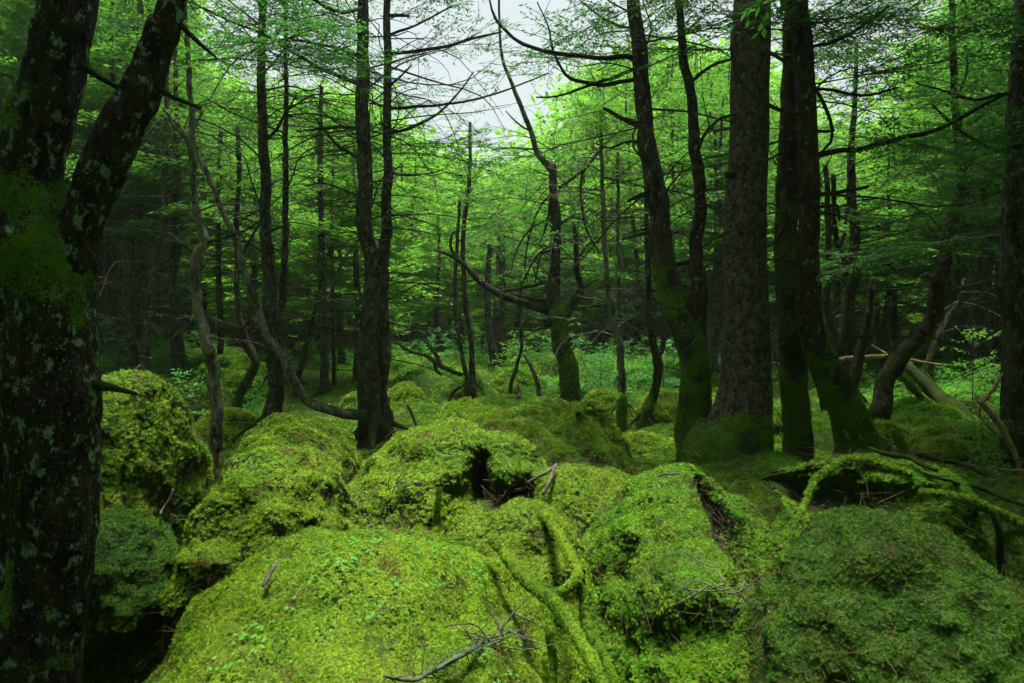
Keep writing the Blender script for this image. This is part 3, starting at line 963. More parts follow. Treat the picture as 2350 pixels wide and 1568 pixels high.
traced('tree', 'crooked thin trunk with mossy elbow in front of the big olive boulder', 'tree', 7.4,
    [[(543, 952, 24), (553, 905, 22), (572, 865, 22), (587, 834, 20), (570, 795, 22), (557, 750, 16), (549, 700, 13), (543, 534, 12), (548, 400, 11), (545, 290, 9)]], m_mossbase, twigs=25, seed=9, ext=1,
    cr=dict(z0=2.2, z1=4.2, R=.9, nb=12, **FLAT), leafm=m_mid)
for px, by, D, wd, tp, lab, sd in [
    (297, 840, 9.5, 32, [(295, 700), (300, 560), (312, 430), (318, 250), (322, 0)], 'thick dark straight trunk in the dim stand behind the left boulder', 21),
    (330, 862, 9.0, 24, [(340, 740), (350, 660), (368, 540), (378, 400), (385, 0)], 'dark trunk leaning slightly right in the dim left stand', 22),
    (398, 855, 10, 17, [(396, 700), (400, 500), (405, 300), (402, 100)], 'slim dark trunk right of the two thick ones in the dim left stand', 23),
    (505, 850, 10, 15, [(503, 700), (500, 500), (508, 300)], 'dark slim trunk behind the thin crooked pale trunk', 24),
    (684, 880, 9.5, 15, [(695, 820), (716, 740), (746, 609), (771, 553), (805, 470)], 'thin pale trunk leaning right behind the paired straight trunks', 25),
    (745, 905, 9.0, 22, [(742, 800), (738, 650), (737, 500), (735, 350), (738, 200)], 'grey trunk left of the paired straight trunks', 26),
    (766, 850, 10, 9, [(764, 700), (762, 500), (765, 350)], 'very thin trunk immediately left of the paired straight trunks', 27)]:
    traced('tree', lab, 'tree', D, [[(px, by, wd)] + [(x, y, wd * (1 - .12 * (q + 1))) for q, (x, y) in enumerate(tp)]], m_bg, twigs=60, twL=.75, twr=.007, seed=sd, ext=2,
           cr=dict(z0=2.6, z1=7, R=1.5, nb=16, ls=.05, sp=.06), leafm=m_mid)
# paired straight trunks
traced('tree', 'thicker left trunk of the pair of straight dark trunks left of centre', 'tree', 6.0,
    [[(858, 998, 58), (850, 900, 50), (846, 800, 46), (848, 650, 40), (842, 550, 37), (838, 400, 35), (832, 250, 32), (830, 100, 27), (828, 0, 25)]],
    m_dark, limbs=[[(830, 195, 10), (785, 178, 9), (734, 156, 8), (675, 121, 7), (604, 80, 6), (520, 45, 5), (438, 5, 4)],
                   [(838, 366, 9), (800, 352, 8), (770, 330, 7), (745, 300, 6), (725, 272, 4)], [(832, 296, 8), (780, 292, 7), (720, 298, 5), (680, 302, 3)],
                   [(830, 20, 9, -.5), (785, 28, 9, -1), (740, 12, 8, -1.4), (700, -20, 6, -1.6)], [(828, 130, 8), (770, 110, 7), (700, 95, 6), (650, 92, 4)],
                   [(846, 465, 6), (800, 440, 5), (740, 420, 4), (700, 428, 3)]],
    twigs=71, twL=.95, seed=31, flare=.35, seg=18, cr=dict(z0=2.6, z1=7.5, R=2.1, nb=18, **FLAT))
traced('tree', 'slimmer right trunk of the pair of straight dark trunks left of centre', 'tree', 6.2,
    [[(882, 978, 36), (874, 900, 34), (878, 800, 32), (879, 700, 30), (880, 600, 28), (889, 500, 24), (888, 400, 22), (890, 250, 19), (889, 0, 16)]],
    m_dark, limbs=[[(893, 126, 9), (950, 118, 8), (1016, 108, 7), (1087, 88, 6), (1152, 73, 4)], [(893, 306, 8), (930, 298, 7), (971, 282, 6), (1016, 252, 5), (1062, 201, 4), (1087, 165, 3)],
                   [(888, 250, 8), (950, 246, 7), (1016, 240, 6), (1097, 227, 5), (1177, 201, 4), (1258, 168, 3)], [(890, 80, 7), (930, 66, 6), (961, 55, 5), (1036, 15, 4)],
                   [(893, 36, 9), (915, 36, 8), (940, 37, 6)], [(890, 395, 7), (915, 400, 6), (960, 402, 4), (1010, 392, 2)], [(892, 200, 6), (915, 180, 5), (945, 150, 3)]],
    twigs=71, twL=.95, seed=32, flare=.4, cr=dict(z0=2.6, z1=6.5, R=1.7, nb=13, **FLAT))
# centre
traced('tree', 'twisted broken topped tree with a long mossy limb reaching left', 'tree', 8.2,
    [[(1312, 925, 46), (1308, 870, 42), (1302, 830, 42), (1288, 785, 40), (1280, 740, 44), (1288, 712, 46), (1275, 680, 34), (1277, 640, 26), (1278, 600, 24), (1276, 500, 20), (1270, 440, 18), (1268, 388, 17)],
     [(1284, 722, 30), (1240, 708, 24), (1203, 695, 20), (1147, 675, 18), (1107, 650, 16), (1072, 614, 13), (1031, 584, 9), (1000, 575, 4)],
     [(1290, 730, 26), (1305, 709, 22), (1334, 665, 17), (1325, 624, 13), (1322, 551, 11), (1318, 520, 8)]],
    m_mossy, limbs=[[(1072, 614, 9), (1040, 580, 8), (1034, 550, 7), (1044, 529, 5)], [(1275, 640, 9), (1245, 650, 8), (1211, 659, 8), (1152, 668, 7)],
                    [(1283, 430, 9), (1320, 405, 8), (1345, 385, 8), (1374, 347, 7), (1414, 312, 6), (1454, 302, 4)], [(1344, 383, 6), (1333, 418, 6), (1336, 478, 6), (1349, 534, 5), (1378, 584, 3)],
                    [(1285, 745, 9), (1262, 748, 7), (1225, 758, 5), (1180, 756, 4)], [(1310, 712, 9), (1345, 706, 7), (1385, 698, 4)], [(1290, 690, 9), (1250, 692, 9), (1200, 682, 6), (1175, 676, 3)],
                    [(1262, 400, 7), (1262, 470, 7), (1250, 530, 5), (1236, 560, 3)], [(1330, 668, 6), (1355, 650, 5), (1375, 640, 3)],
                    [(1270, 440, 6), (1240, 475, 5), (1215, 540, 5), (1205, 610, 3), (1212, 650, 2)], [(1274, 500, 6), (1232, 515, 5), (1192, 560, 4), (1168, 640, 2)],
                    [(1276, 560, 6), (1235, 585, 5), (1200, 650, 4), (1190, 700, 2)], [(1276, 600, 7), (1262, 575, 6), (1240, 590, 5), (1228, 650, 3)], [(1324, 600, 6), (1350, 560, 5), (1390, 555, 4), (1430, 530, 2)],
                    [(1280, 520, 6), (1310, 500, 5), (1345, 510, 4), (1365, 550, 2)], [(1296, 700, 8), (1270, 670, 7), (1235, 640, 6), (1225, 615, 4)]],
    twigs=90, twL=.9, seed=41, rough=.2, flare=.3, jag=True, cr=dict(z0=1.9, z1=3.3, R=.9, nb=10, ls=.05, sp=.05, droop=.6), twz=(1.1, 3.4), moss=.9, mossthr=near_base(P(0, 925, 8.2)[2], 1.6, .2))
traced('tree', 'slanting grey dead pole leaning left above the twisted tree', 'tree', 9.5,
    [[(1290, 900, 14), (1280, 700, 13), (1272, 500, 13), (1268, 400, 13), (1238, 362, 13), (1218, 302, 12), (1197, 247, 11), (1177, 196, 9), (1157, 146, 8), (1147, 91, 6), (1145, 0, 5)]], m_bg, twigs=22, seed=42, twL=.7,
    limbs=[[(1240, 365, 6), (1236, 345, 5), (1180, 340, 4), (1130, 342, 2)], [(1218, 302, 4), (1190, 285, 4), (1160, 255, 2)]], cr=dict(z0=4.6, z1=6.5, R=.8, nb=7, **FLAT))
traced('tree', 'left one of two slender stems rising from the dark root mound near centre', 'tree', 8.6,
    [[(1072, 885, 13), (1061, 814, 10), (1047, 741, 9), (1044, 668, 9), (1050, 551, 8), (1056, 450, 7)]], m_bg, twigs=16, seed=43, ext=0, cr=dict(z0=2.0, z1=3.2, R=.7, nb=6, **FLAT), leafm=m_mid)
traced('tree', 'right one of two slender stems rising from the dark root mound near centre', 'tree', 8.8,
    [[(1084, 885, 18), (1082, 829, 13), (1080, 785, 12), (1068, 700, 12), (1062, 604, 11), (1064, 529, 10), (1077, 403, 9), (1079, 282, 7)]], m_bg, twigs=26, seed=44, ext=0,
    limbs=[[(1058, 887, 9), (1044, 896, 8), (1029, 926, 7), (1020, 955, 7), (1026, 981, 6)]], cr=dict(z0=2.4, z1=4.2, R=1.0, nb=14, **FLAT), leafm=m_mid)
traced('tree', 'curving thin bare sapling between the slender stems and the twisted tree', 'tree', 8.8,
    [[(1172, 890, 9), (1186, 840, 8), (1197, 790, 8), (1194, 715, 7), (1196, 640, 5)]], m_dark, twigs=8, seed=45, ext=0, flare=0)
for px, by, D, wd, tp, lab, sd in [
    (1136, 846, 11.5, 22, [(1125, 780), (1120, 677), (1122, 560)], 'thick dark trunk left of the thin bare sapling', 51),
    (1146, 840, 12.2, 13, [(1148, 740), (1150, 640), (1146, 540)], 'middle dark trunk of the tight cluster left of the sapling', 52),
    (1158, 835, 12, 11, [(1157, 760), (1155, 697), (1158, 540)], 'right dark trunk of the tight cluster left of the sapling', 53)]:
    traced('tree', lab, 'tree', D, [[(px, by, wd)] + [(x, y, wd * (1 - .15 * (q + 1))) for q, (x, y) in enumerate(tp)]], m_dark, twigs=18, seed=sd, ext=0,
           cr=dict(z0=2.4, z1=3.8, R=1.3, nb=10, ls=.05, sp=.06), leafm=m_mid)
traced('tree', 'slightly leaning thin trunk right of the twisted tree', 'tree', 7.0,
    [[(1430, 930, 17), (1428, 870, 17), (1422, 800, 16), (1410, 740, 14), (1398, 680, 13), (1391, 620, 12), (1386, 540, 11), (1382, 400, 9), (1378, 250, 7)]], m_pale, twigs=36, seed=46, ext=1.2, twL=.6,
    cr=dict(z0=2.6, z1=4.5, R=1.0, nb=12, **FLAT), leafm=m_mid)
traced('tree', 'straight very thin trunk close behind the leaning thin trunk', 'tree', 9.5,
    [[(1421, 870, 10), (1420, 756, 9), (1419, 551, 8), (1417, 350, 7)]], m_bg, twigs=36, seed=47, ext=1, twL=.6, cr=dict(z0=2.8, z1=5, R=1.0, nb=12, **FLAT), leafm=m_mid)
traced('tree', 'thin trunk with a mossy crooked foot left of the large curved trunk', 'tree', 7.0,
    [[(1480, 965, 26), (1492, 925, 24), (1506, 890, 20), (1507, 850, 22), (1502, 800, 18), (1492, 727, 15), (1488, 620, 13), (1484, 500, 11), (1480, 350, 9)],
     [(1507, 820, 14), (1522, 790, 12), (1530, 720, 9), (1528, 650, 6)]], m_mossbase, twigs=30, seed=48, ext=1.3, twL=.6, cr=dict(z0=2.8, z1=4.8, R=1.1, nb=12, **FLAT), leafm=m_mid,
    moss=.7, mossthr=near_base(P(0, 965, 7)[2], .5, .0))
# large curved tree
traced('tree', 'large curved dark trunk with mossy elbow and upright second stem', 'tree', 5.0,
    [[(1598, 1000, 84), (1600, 930, 72), (1595, 850, 68), (1583, 780, 66), (1558, 710, 62), (1535, 650, 58), (1518, 580, 50), (1516, 500, 48), (1500, 410, 45), (1484, 320, 40), (1474, 200, 37), (1468, 100, 35), (1455, 0, 30)],
     [(1596, 800, 44), (1598, 720, 40), (1601, 650, 36), (1600, 560, 32), (1606, 470, 27), (1600, 400, 26), (1592, 300, 24), (1582, 200, 21), (1568, 130, 20), (1558, 0, 17)]],
    m_mossbase, limbs=[[(1470, 133, 12), (1440, 132, 12), (1389, 133, 11), (1313, 128, 10), (1238, 113, 9), (1187, 93, 8), (1152, 60, 7), (1132, 35, 6), (1122, -10, 4)],
        [(1470, 182, 11), (1430, 188, 10), (1379, 194, 10), (1308, 179, 8), (1283, 146, 6), (1266, 106, 5), (1258, 60, 4), (1233, 5, 3)],
        [(1470, 150, 7), (1414, 176, 8), (1338, 201, 7), (1278, 221, 5), (1230, 223, 4)], [(1480, 290, 18), (1457, 282, 14), (1429, 272, 11), (1384, 247, 6)],
        [(1510, 440, 14), (1485, 443, 12), (1460, 452, 10), (1438, 463, 6)], [(1515, 528, 12), (1490, 532, 10), (1460, 540, 8), (1429, 549, 4)],
        [(1470, 60, 7), (1430, 62, 6), (1380, 40, 5), (1330, 0, 3)], [(1484, 328, 8), (1440, 326, 6), (1400, 340, 5), (1370, 330, 3)],
        [(1600, 360, 8, -.2), (1612, 318, 8, -.3), (1646, 277, 7, -.5), (1690, 262, 6, -.6)], [(1585, 190, 8, -.2), (1626, 156, 8, -.5), (1690, 131, 6, -.6)],
        [(1600, 600, 18), (1565, 606, 10), (1530, 610, 6)]],
    twigs=51, twL=.95, seed=61, seg=24, rough=.14, flare=.25, step=.03, moss=1.0, mossthr=near_base(P(0, 1000, 5)[2], 1.5, .05), cr=dict(z0=3.0, z1=6.5, R=2.1, nb=13, azf=lambda a, L: (a, L * (.6 if math.cos(a) < 0 else 1)), **FLAT))
# big straight trunk
traced('tree', 'big straight reddish brown trunk with a flared mossy base right of centre', 'tree', 4.5,
    [[(1664, 1050, 176), (1682, 1010, 152), (1693, 961, 130), (1705, 885, 112), (1711, 785, 104), (1713, 690, 99), (1714, 604, 97), (1717, 403, 90), (1722, 201, 86), (1729, 0, 82)]],
    m_brown, limbs=[[(1727, 108, 9, -.3), (1782, 131, 9, -.45), (1827, 161, 8, -.5), (1873, 206, 8, -.5), (1903, 272, 8, -.5), (1908, 322, 7, -.4), (1883, 352, 6, -.3)],
        [(1681, 70, 7, -.25), (1681, 110, 9, -.3), (1692, 176, 10, -.3), (1732, 222, 10, -.3), (1787, 252, 9, -.35), (1843, 264, 8, -.3)],
        [(1760, 520, 5, -.2), (1700, 524, 5, -.3), (1651, 542, 5, -.35), (1612, 568, 5, -.4)], [(1648, 560, 4, -.3), (1700, 572, 5, -.35), (1760, 566, 5, -.35), (1830, 530, 4, -.3)],
        [(1680, 400, 20, -.1), (1668, 398, 16, -.15)], [(1740, 20, 8), (1790, -30, 6)]],
    twigs=6, seed=62, seg=44, rough=.022, flare=.42, step=.02, moss=1.0, mossthr=near_base(P(0, 1050, 4.5)[2], .8, .0, bias=.05), cr=dict(z0=3.2, z1=7, R=2.1, nb=13, azf=lambda a, L: (a, L * (.45 if math.cos(a) < 0 else 1)), **FLAT))
traced('tree', 'tall trunk thickly furred with moss just right of the big straight trunk', 'tree', 4.9,
    [[(1832, 1028, 66), (1829, 950, 60), (1824, 850, 56), (1815, 760, 54), (1806, 655, 52), (1802, 554, 50), (1808, 403, 46), (1812, 302, 43), (1817, 151, 40), (1819, 0, 36)]],
    m_mossy, limbs=[[(1812, 345, 8, -.1), (1790, 352, 7, -.2), (1765, 366, 5, -.3)], [(1800, 520, 14, -.1), (1775, 560, 8, -.1)]], twigs=14, seed=63, seg=28, rough=.10, flare=.2, step=.025,
    moss=1.2, mossthr=lambda p, n: np.clip((fbm(p * (1, 1, .5), .16, 3, 8.) * 1.5 + .05 + .5 * np.clip(1 - p[:, 2], -1, 1)) * 1.4, 0, 1) * (p[:, 2] < 3.3), cr=dict(z0=3.0, z1=7, R=1.9, nb=12, **FLAT))
traced('tree', 'lichen mottled trunk curving right into a thick mossy foot', 'tree', 4.6,
    [[(1972, 1040, 100), (1955, 985, 84), (1943, 945, 78), (1915, 880, 76), (1885, 820, 62), (1862, 740, 54), (1858, 650, 50), (1856, 554, 48), (1858, 403, 45), (1851, 252, 44), (1843, 101, 44), (1830, 0, 46)]],
    m_mossbase, limbs=[[(1862, 362, 14), (1913, 347, 13), (1963, 345, 12), (2014, 332, 12), (2089, 312, 11), (2165, 292, 10), (2230, 257, 8), (2316, 211, 6), (2360, 180, 5)],
        [(1845, 110, 9), (1913, 96, 8), (1979, 60, 7), (2039, 15, 6)], [(1845, 60, 6), (1900, 48, 5), (1960, 35, 4), (2020, 0, 3)], [(1856, 201, 7), (1920, 210, 7), (1989, 219, 6), (2064, 201, 4)],
        [(1870, 449, 10), (1920, 442, 9), (1960, 436, 8), (1994, 428, 6)], [(1870, 475, 8), (1900, 474, 7), (1920, 470, 6), (1925, 505, 6)], [(1872, 300, 8), (1900, 302, 7), (1915, 300, 5)]],
    twigs=37, twL=.95, seed=64, seg=32, rough=.09, flare=.25, step=.025, moss=1.1, mossthr=near_base(P(0, 1040, 4.6)[2], 1.0, .0), cr=dict(z0=2.6, z1=6.5, R=2.3, nb=17, **FLAT))
traced('tree', 'lichen pale trunk leaning right then upright, right of the mossy footed trunk', 'tree', 6.0,
    [[(2018, 990, 50), (2028, 930, 44), (2034, 885, 40), (2062, 828, 38), (2110, 776, 36), (2138, 734, 34), (2150, 663, 32), (2168, 588, 30), (2182, 512, 27), (2208, 430, 24), (2206, 380, 23), (2194, 280, 17), (2188, 150, 14), (2185, 0, 12)]],
    m_mossbase, limbs=[[(2206, 400, 9), (2235, 365, 8), (2280, 350, 7), (2340, 348, 5)], [(2064, 830, 9), (2085, 790, 7), (2090, 760, 5), (2110, 740, 3)], [(2150, 700, 9), (2200, 665, 8), (2260, 648, 6), (2300, 620, 4)]],
    twigs=30, seed=65, seg=16, rough=.14, cr=[dict(z0=1.8, z1=3.2, R=1.7, nb=14, **FLAT), dict(z0=3, z1=6.5, R=2, nb=18, **FLAT)])
traced('tree', 'dark rough trunk at the right picture edge', 'tree', 4.6,
    [[(2345, 1050, 84), (2340, 950, 74), (2338, 800, 70), (2335, 600, 68), (2340, 400, 62), (2348, 200, 56), (2355, 0, 50)]], m_dark, twigs=12, seed=66, seg=28, rough=.08, step=.03,
    limbs=[[(2345, 230, 8), (2300, 215, 8), (2240, 230, 7), (2170, 210, 5), (2100, 190, 3)], [(2340, 340, 9), (2290, 345, 8), (2240, 325, 7), (2190, 290, 5), (2140, 240, 4)]],
    cr=[dict(z0=1.6, z1=3.3, R=1.9, nb=14, **FLAT), dict(z0=3.0, z1=7, R=2.6, nb=24, **FLAT),
        dict(z0=3.6, z1=5.4, R=4.2, nb=22, ls=.07, sp=.06, keep=.85, el0=-.05, azf=lambda a, L: (-math.pi / 2 - .35 + .5 * math.sin(a * 3), max(L, 2.6)))])  # unseen sprays reaching towards the camera, added to shade the right foreground
traced('tree', 'forked dark tree behind the lichen mottled trunk with level side branches', 'tree', 7.2,
    [[(1900, 880, 34), (1908, 820, 30), (1925, 790, 28), (1945, 740, 28), (1952, 680, 26), (1958, 600, 24), (1960, 520, 22), (1956, 440, 20), (1955, 330, 15), (1962, 240, 11), (1965, 100, 8)],
     [(1925, 790, 22), (1905, 740, 18), (1895, 680, 16), (1902, 600, 14), (1900, 500, 13), (1895, 380, 10)], [(1950, 640, 16), (1930, 580, 14), (1915, 520, 12), (1912, 400, 10)]],
    m_mossbase, limbs=[[(1960, 535, 5), (2010, 520, 5), (2060, 505, 4), (2130, 480, 3)], [(1960, 560, 5), (2020, 548, 5), (2080, 530, 4), (2150, 505, 3)], [(1958, 612, 5), (2020, 606, 5), (2090, 590, 3)],
        [(1956, 630, 5), (2010, 632, 5), (2080, 615, 4), (2120, 600, 2)], [(1952, 672, 5), (2010, 668, 5), (2080, 662, 4), (2140, 655, 2)], [(1958, 500, 5), (2010, 478, 4), (2070, 465, 3)]],
    twigs=40, seed=67, twL=.7, cr=dict(z0=2.3, z1=6, R=1.7, nb=16, **FLAT), leafm=m_mid)
traced('snag', 'broken off mossy snag right of the forked dark tree', 'dead tree', 6.6,
    [[(1955, 905, 22), (1963, 860, 24), (1975, 800, 22), (1985, 755, 18), (1996, 700, 16), (1999, 668, 14)]], m_mossbase, twigs=5, seed=68, jag=True, ext=0, twz=(.8, 1.6), twL=.3, flare=.2)
for px, by, D, wd, tp, lab, sd in [
    (1640, 880, 10, 12, [(1640, 700), (1644, 500), (1642, 300)], 'thin trunk seen between the large curved trunk and the big straight trunk', 71),
    (1548, 880, 11, 10, [(1545, 700), (1546, 500), (1543, 250)], 'thin far trunk crossing behind the elbow of the large curved trunk', 72),
    (2225, 860, 9.5, 28, [(2228, 700), (2222, 560), (2220, 300)], 'thick dark far trunk right of the fallen brown log', 73),
    (2262, 850, 11, 16, [(2260, 700), (2258, 520), (2262, 300)], 'medium far trunk left of the broken bleached branch', 74),
    (2198, 850, 10.5, 14, [(2200, 700), (2196, 560), (2198, 350)], 'slim far trunk just left of the thick dark far trunk', 75),
    (2120, 860, 8.8, 18, [(2140, 800), (2170, 740), (2200, 690), (2215, 640)], 'bent pale far trunk leaning right above the fallen log', 76),
    (2290, 850, 10, 14, [(2292, 700), (2290, 500), (2300, 300)], 'narrow far trunk beside the right edge trunk', 77)]:
    traced('tree', lab, 'tree', D, [[(px, by, wd)] + [(x, y, wd * (1 - .12 * (q + 1))) for q, (x, y) in enumerate(tp)]], m_bg, twigs=40, twL=.6, seed=sd, ext=1.5 if sd != 76 else 0,
           cr=dict(z0=2.3, z1=5.5, R=1.4, nb=14, ls=.05, sp=.06) if sd != 76 else None, leafm=m_mid)

# surface point finder: the nearest sheet of ground or mound seen through a place in the picture
_A = np.vstack([gv[seen(gv)]] + [m_[0] for m_ in MOUNDS])
_A = _A[_A[:, 1] > .4]
_px = 1175 + _A[:, 0] / (K * _A[:, 1]); _py = 784 - (_A[:, 2] - CZ) / (K * _A[:, 1])
def hit(px, py, r=9):
    m_ = (np.abs(_px - px) < r) & (np.abs(_py - py) < r)
    if not m_.any(): return None
    q = _A[m_]
    return q[np.argmin(q[:, 1])]

# ------------------------------------------------------------------ logs, stumps, sticks, roots
def stick(name, label, cat, pts, mat, group=None, D=4, seg=8, rough=.12, sub=0, seed=1, jag=False, moss=0, step=None, lie=None):
    rng = np.random.RandomState(seed)
    if lie is not None:
        np_, last = [], None
        for q in pts:
            h_ = hit(q[0], q[1], 14)
            dd = (h_[1] - lie) if h_ is not None else (last if last is not None else D)
            if last is not None: dd = float(np.clip(dd, last - .25, last + .25))
            last = dd
            np_.append((q[0], q[1], q[2], dd - D))
        pts = np_
    bag = Bag()
    lp = np.array([P(q[0], q[1], D + (q[3] if len(q) > 3 else 0)) for q in pts])
    lr = np.array([q[2] * K * (D + (q[3] if len(q) > 3 else 0)) / 2 for q in pts])
    p = tube(bag, lp, lr, seg, rough=rough, seed=seed, step=step or max(.012, lr.mean() * .8), jag=jag)
    q0 = bag.f[0]
    if sub:
        i0 = rng.randint(1, len(p) - 1, sub)
        dd = unit(p[np.minimum(i0 + 1, len(p) - 1)] - p[i0])
        L = np.linalg.norm(lp[-1] - lp[0])
        d2 = unit(dd + rng.normal(0, .5, (sub, 3)) * (1, .4, 1))
        l2 = L * rng.uniform(.15, .4, sub)
        a1 = p[i0] + d2 * l2[:, None] * .5
        a2 = a1 + unit(d2 + rng.normal(0, .3, (sub, 3))) * l2[:, None] * .5
        prisms(bag, p[i0], a1, lr.mean() * .4); prisms(bag, a1, a2, lr.mean() * .28)
    o = link(name, bag.mesh(name, mat, lp[0]), None, lp[0])
    tag(o, label, cat, group)
    if moss:
        mossify(np.concatenate(bag.v), q0, (NEAR_B, FAR_B) if moss > 1 else (NEAR_T, FAR_T), o, lp[0], seed + 77, nearD=6, cov=abs(moss), minz=-.9, hscale=.7)
    return o

R1 = 2.0
stick('mossy_root', 'mossy root running down right from the front hummock into the dark gap', 'root',
      [(1130, 1235, 21, .25), (1170, 1290, 24, .15), (1215, 1340, 27, .05), (1265, 1375, 27, -.05), (1300, 1410, 27, -.15), (1340, 1480, 27, -.25), (1385, 1570, 27, -.38), (1400, 1640, 27, -.45)], m_mossy, D=R1, seg=16, rough=.2, seed=3, moss=1.3)
stick('mossy_root', 'arching mossy root joining the longer root from the upper right', 'root',
      [(1225, 1170, 18, .7), (1262, 1200, 18, .5), (1290, 1240, 20, .3), (1312, 1285, 20, .15), (1322, 1325, 21, .05), (1300, 1350, 18, 0), (1265, 1375, 18, -.02)], m_mossy, D=R1, seg=16, rough=.2, seed=4, moss=1.3)
stick('mossy_root', 'second mossy root dropping steeply beside the dark gap', 'root',
      [(1322, 1325, 18, .06), (1335, 1370, 22, .05), (1345, 1430, 23, 0), (1375, 1490, 24, -.1), (1405, 1560, 24, -.2), (1420, 1640, 21, -.25)], m_mossy, D=R1 + .05, seg=16, rough=.2, seed=5, moss=.9)
stick('mossy_root', 'short shadowed mossy root left of the longer root at the bottom', 'root',
      [(1255, 1390, 18, .1), (1262, 1450, 18, 0), (1268, 1520, 18, -.1), (1270, 1600, 18, -.15)], m_mossy, D=R1, seg=12, rough=.2, seed=6, moss=.7)
stick('bare_root', 'dark bare root snaking right from the curved mossy footed trunk', 'root',
      [(1995, 1030, 12, .6), (2040, 1042, 12, .4), (2085, 1050, 13, .3), (2125, 1070, 12, .1), (2150, 1080, 9, 0)], m_branch, D=3.1, seed=7, sub=3, lie=.03)
stick('bare_root', 'long dark root descending to the right edge above the dim slope', 'root',
      [(2110, 1042, 12, .5), (2165, 1056, 13, .4), (2215, 1068, 13, .3), (2260, 1090, 14, .1), (2310, 1125, 15, 0), (2380, 1180, 16, -.1)], m_branch, D=2.8, seed=8, sub=4, lie=.03)
stick('bare_root', 'thin dark root beneath the long dark root at the right', 'root',
      [(2120, 1085, 8, .3), (2180, 1105, 8, .2), (2250, 1120, 9, .1), (2320, 1150, 9, 0), (2380, 1165, 8, 0)], m_branch, D=2.7, seed=9, sub=3, lie=.03)
stick('mossy_root', 'moss coated arching root over the hollow at lower right', 'root',
      [(1795, 1290, 7, 0), (1835, 1180, 11, 0), (1878, 1095, 14, 0), (1930, 1062, 16, 0), (1990, 1056, 16, 0), (2040, 1068, 14, 0), (2090, 1090, 10, 0)], m_mossy, D=2.4, seg=14, rough=.3, seed=10, moss=.6, lie=-.012)
stick('mossy_root', 'green topped root sloping to the right edge below the bare roots', 'root',
      [(2110, 1130, 16, 0), (2180, 1140, 19, 0), (2250, 1160, 20, 0), (2310, 1185, 20, 0), (2400, 1220, 20, 0)], m_mossy, D=2.3, seg=14, rough=.2, seed=11, moss=.9, lie=.03)
stick('hanging_root', 'dark root hanging vertically below the green topped root', 'root',
      [(2280, 1170, 16, 0), (2292, 1230, 16, 0), (2296, 1300, 16, .05), (2300, 1380, 12, .1), (2298, 1450, 7, .1)], m_branch, D=2.1, seed=12)
stick('mossy_root', 'looping mossy root beside the twisted tree base', 'root',
      [(1325, 952, 14, 0), (1337, 932, 14, 0), (1357, 926, 13, 0), (1378, 943, 11, 0), (1401, 936, 5, 0), (1412, 922, 4, 0), (1425, 903, 3, 0)], m_mossy, D=5.6, seed=13, moss=.8, lie=.03)
stick('stump', 'small mossy stump under the leaning thin trunk right of centre', 'stump', [(1423, 975, 20), (1423, 950, 19), (1425, 922, 17)], m_mossy, D=6.4, seed=14, jag=True, moss=1.0)
stick('stump', 'horn shaped bare stump left of the twisted tree base', 'stump', [(1238, 908, 14), (1234, 880, 12), (1225, 850, 11), (1213, 830, 9), (1205, 815, 6)], m_pale, D=8.2, seed=15, jag=True)
stick('stump', 'small pointed brown stump in front of the mossy stump mound', 'stump', [(1190, 915, 12), (1190, 898, 10), (1187, 878, 4)], m_pale, D=7.8, seed=16, sub=2)
stick('stump', 'short slanted bleached stub on top of the tall left boulder', 'stump', [(308, 885, 9), (311, 870, 8), (314, 850, 5)], m_fresh, D=3.5, seed=17)
stick('stump', 'dark broken branch stub behind the tall left boulder', 'stump', [(290, 872, 12), (305, 855, 10), (322, 838, 5)], m_pale, D=3.9, seed=18)
stick('stump', 'thin mossy stake standing on the moss in the centre foreground', 'stump', [(1003, 1205, 15), (1004, 1165, 13), (1005, 1140, 12), (1008, 1120, 8)], m_mossy, D=2.75, seed=19, moss=1.2)
stick('stump', 'mossy leaning stub beside the leaning lichen trunk foot', 'stump', [(2075, 1050, 26), (2062, 1015, 22), (2050, 985, 16)], m_mossy, D=5.0, seed=20, moss=1.0)
stick('fallen_log', 'thick brown fallen log with a splintered end behind the leaning trunk', 'log', [(2250, 990, 34, -.6), (2190, 935, 34, -.3), (2150, 905, 34), (2105, 868, 34, .2), (2072, 840, 30, .3), (2055, 826, 16, .4)], m_log, D=7.4, seg=14, seed=21, jag=True)
stick('splintered_pole', 'pale splintered pole lying nearly level behind the right trunks', 'dead wood', [(1850, 850, 6), (1923, 828, 11), (1970, 822, 10), (2014, 817, 10), (2062, 822, 9)], m_fresh, D=7.0, seed=22, jag=True)
stick('splintered_pole', 'long pale splinter pointing right above the fallen log', 'dead wood', [(2060, 818, 9), (2100, 828, 7), (2172, 840, 3)], m_fresh, D=7.0, seed=23)
stick('splintered_pole', 'short orange splinter rising left from the fallen log end', 'dead wood', [(2072, 842, 8), (2045, 820, 7), (2000, 793, 4)], m_fresh, D=7.3, seed=24)
stick('mossy_limb', 'mossy limb leaning under the fallen brown log', 'dead wood', [(2155, 950, 14), (2125, 925, 15), (2098, 892, 14), (2070, 862, 12)], m_mossy, D=6.9, seed=25, moss=.7)
stick('broken_branch', 'bleached upright half of the broken branch near the right edge', 'broken branch', [(2311, 853, 9), (2300, 862, 7), (2281, 890, 9), (2262, 918, 9), (2248, 940, 7), (2252, 960, 5), (2275, 985, 6), (2300, 1005, 4)], m_fresh, D=4.6, seed=26, sub=3)
stick('broken_branch', 'split tan lower half of the broken branch near the right edge', 'broken branch', [(2340, 1110, 9), (2338, 1070, 10), (2325, 1030, 12), (2305, 990, 15), (2280, 955, 14), (2252, 922, 12)], m_fresh, D=4.4, seed=27, jag=True)
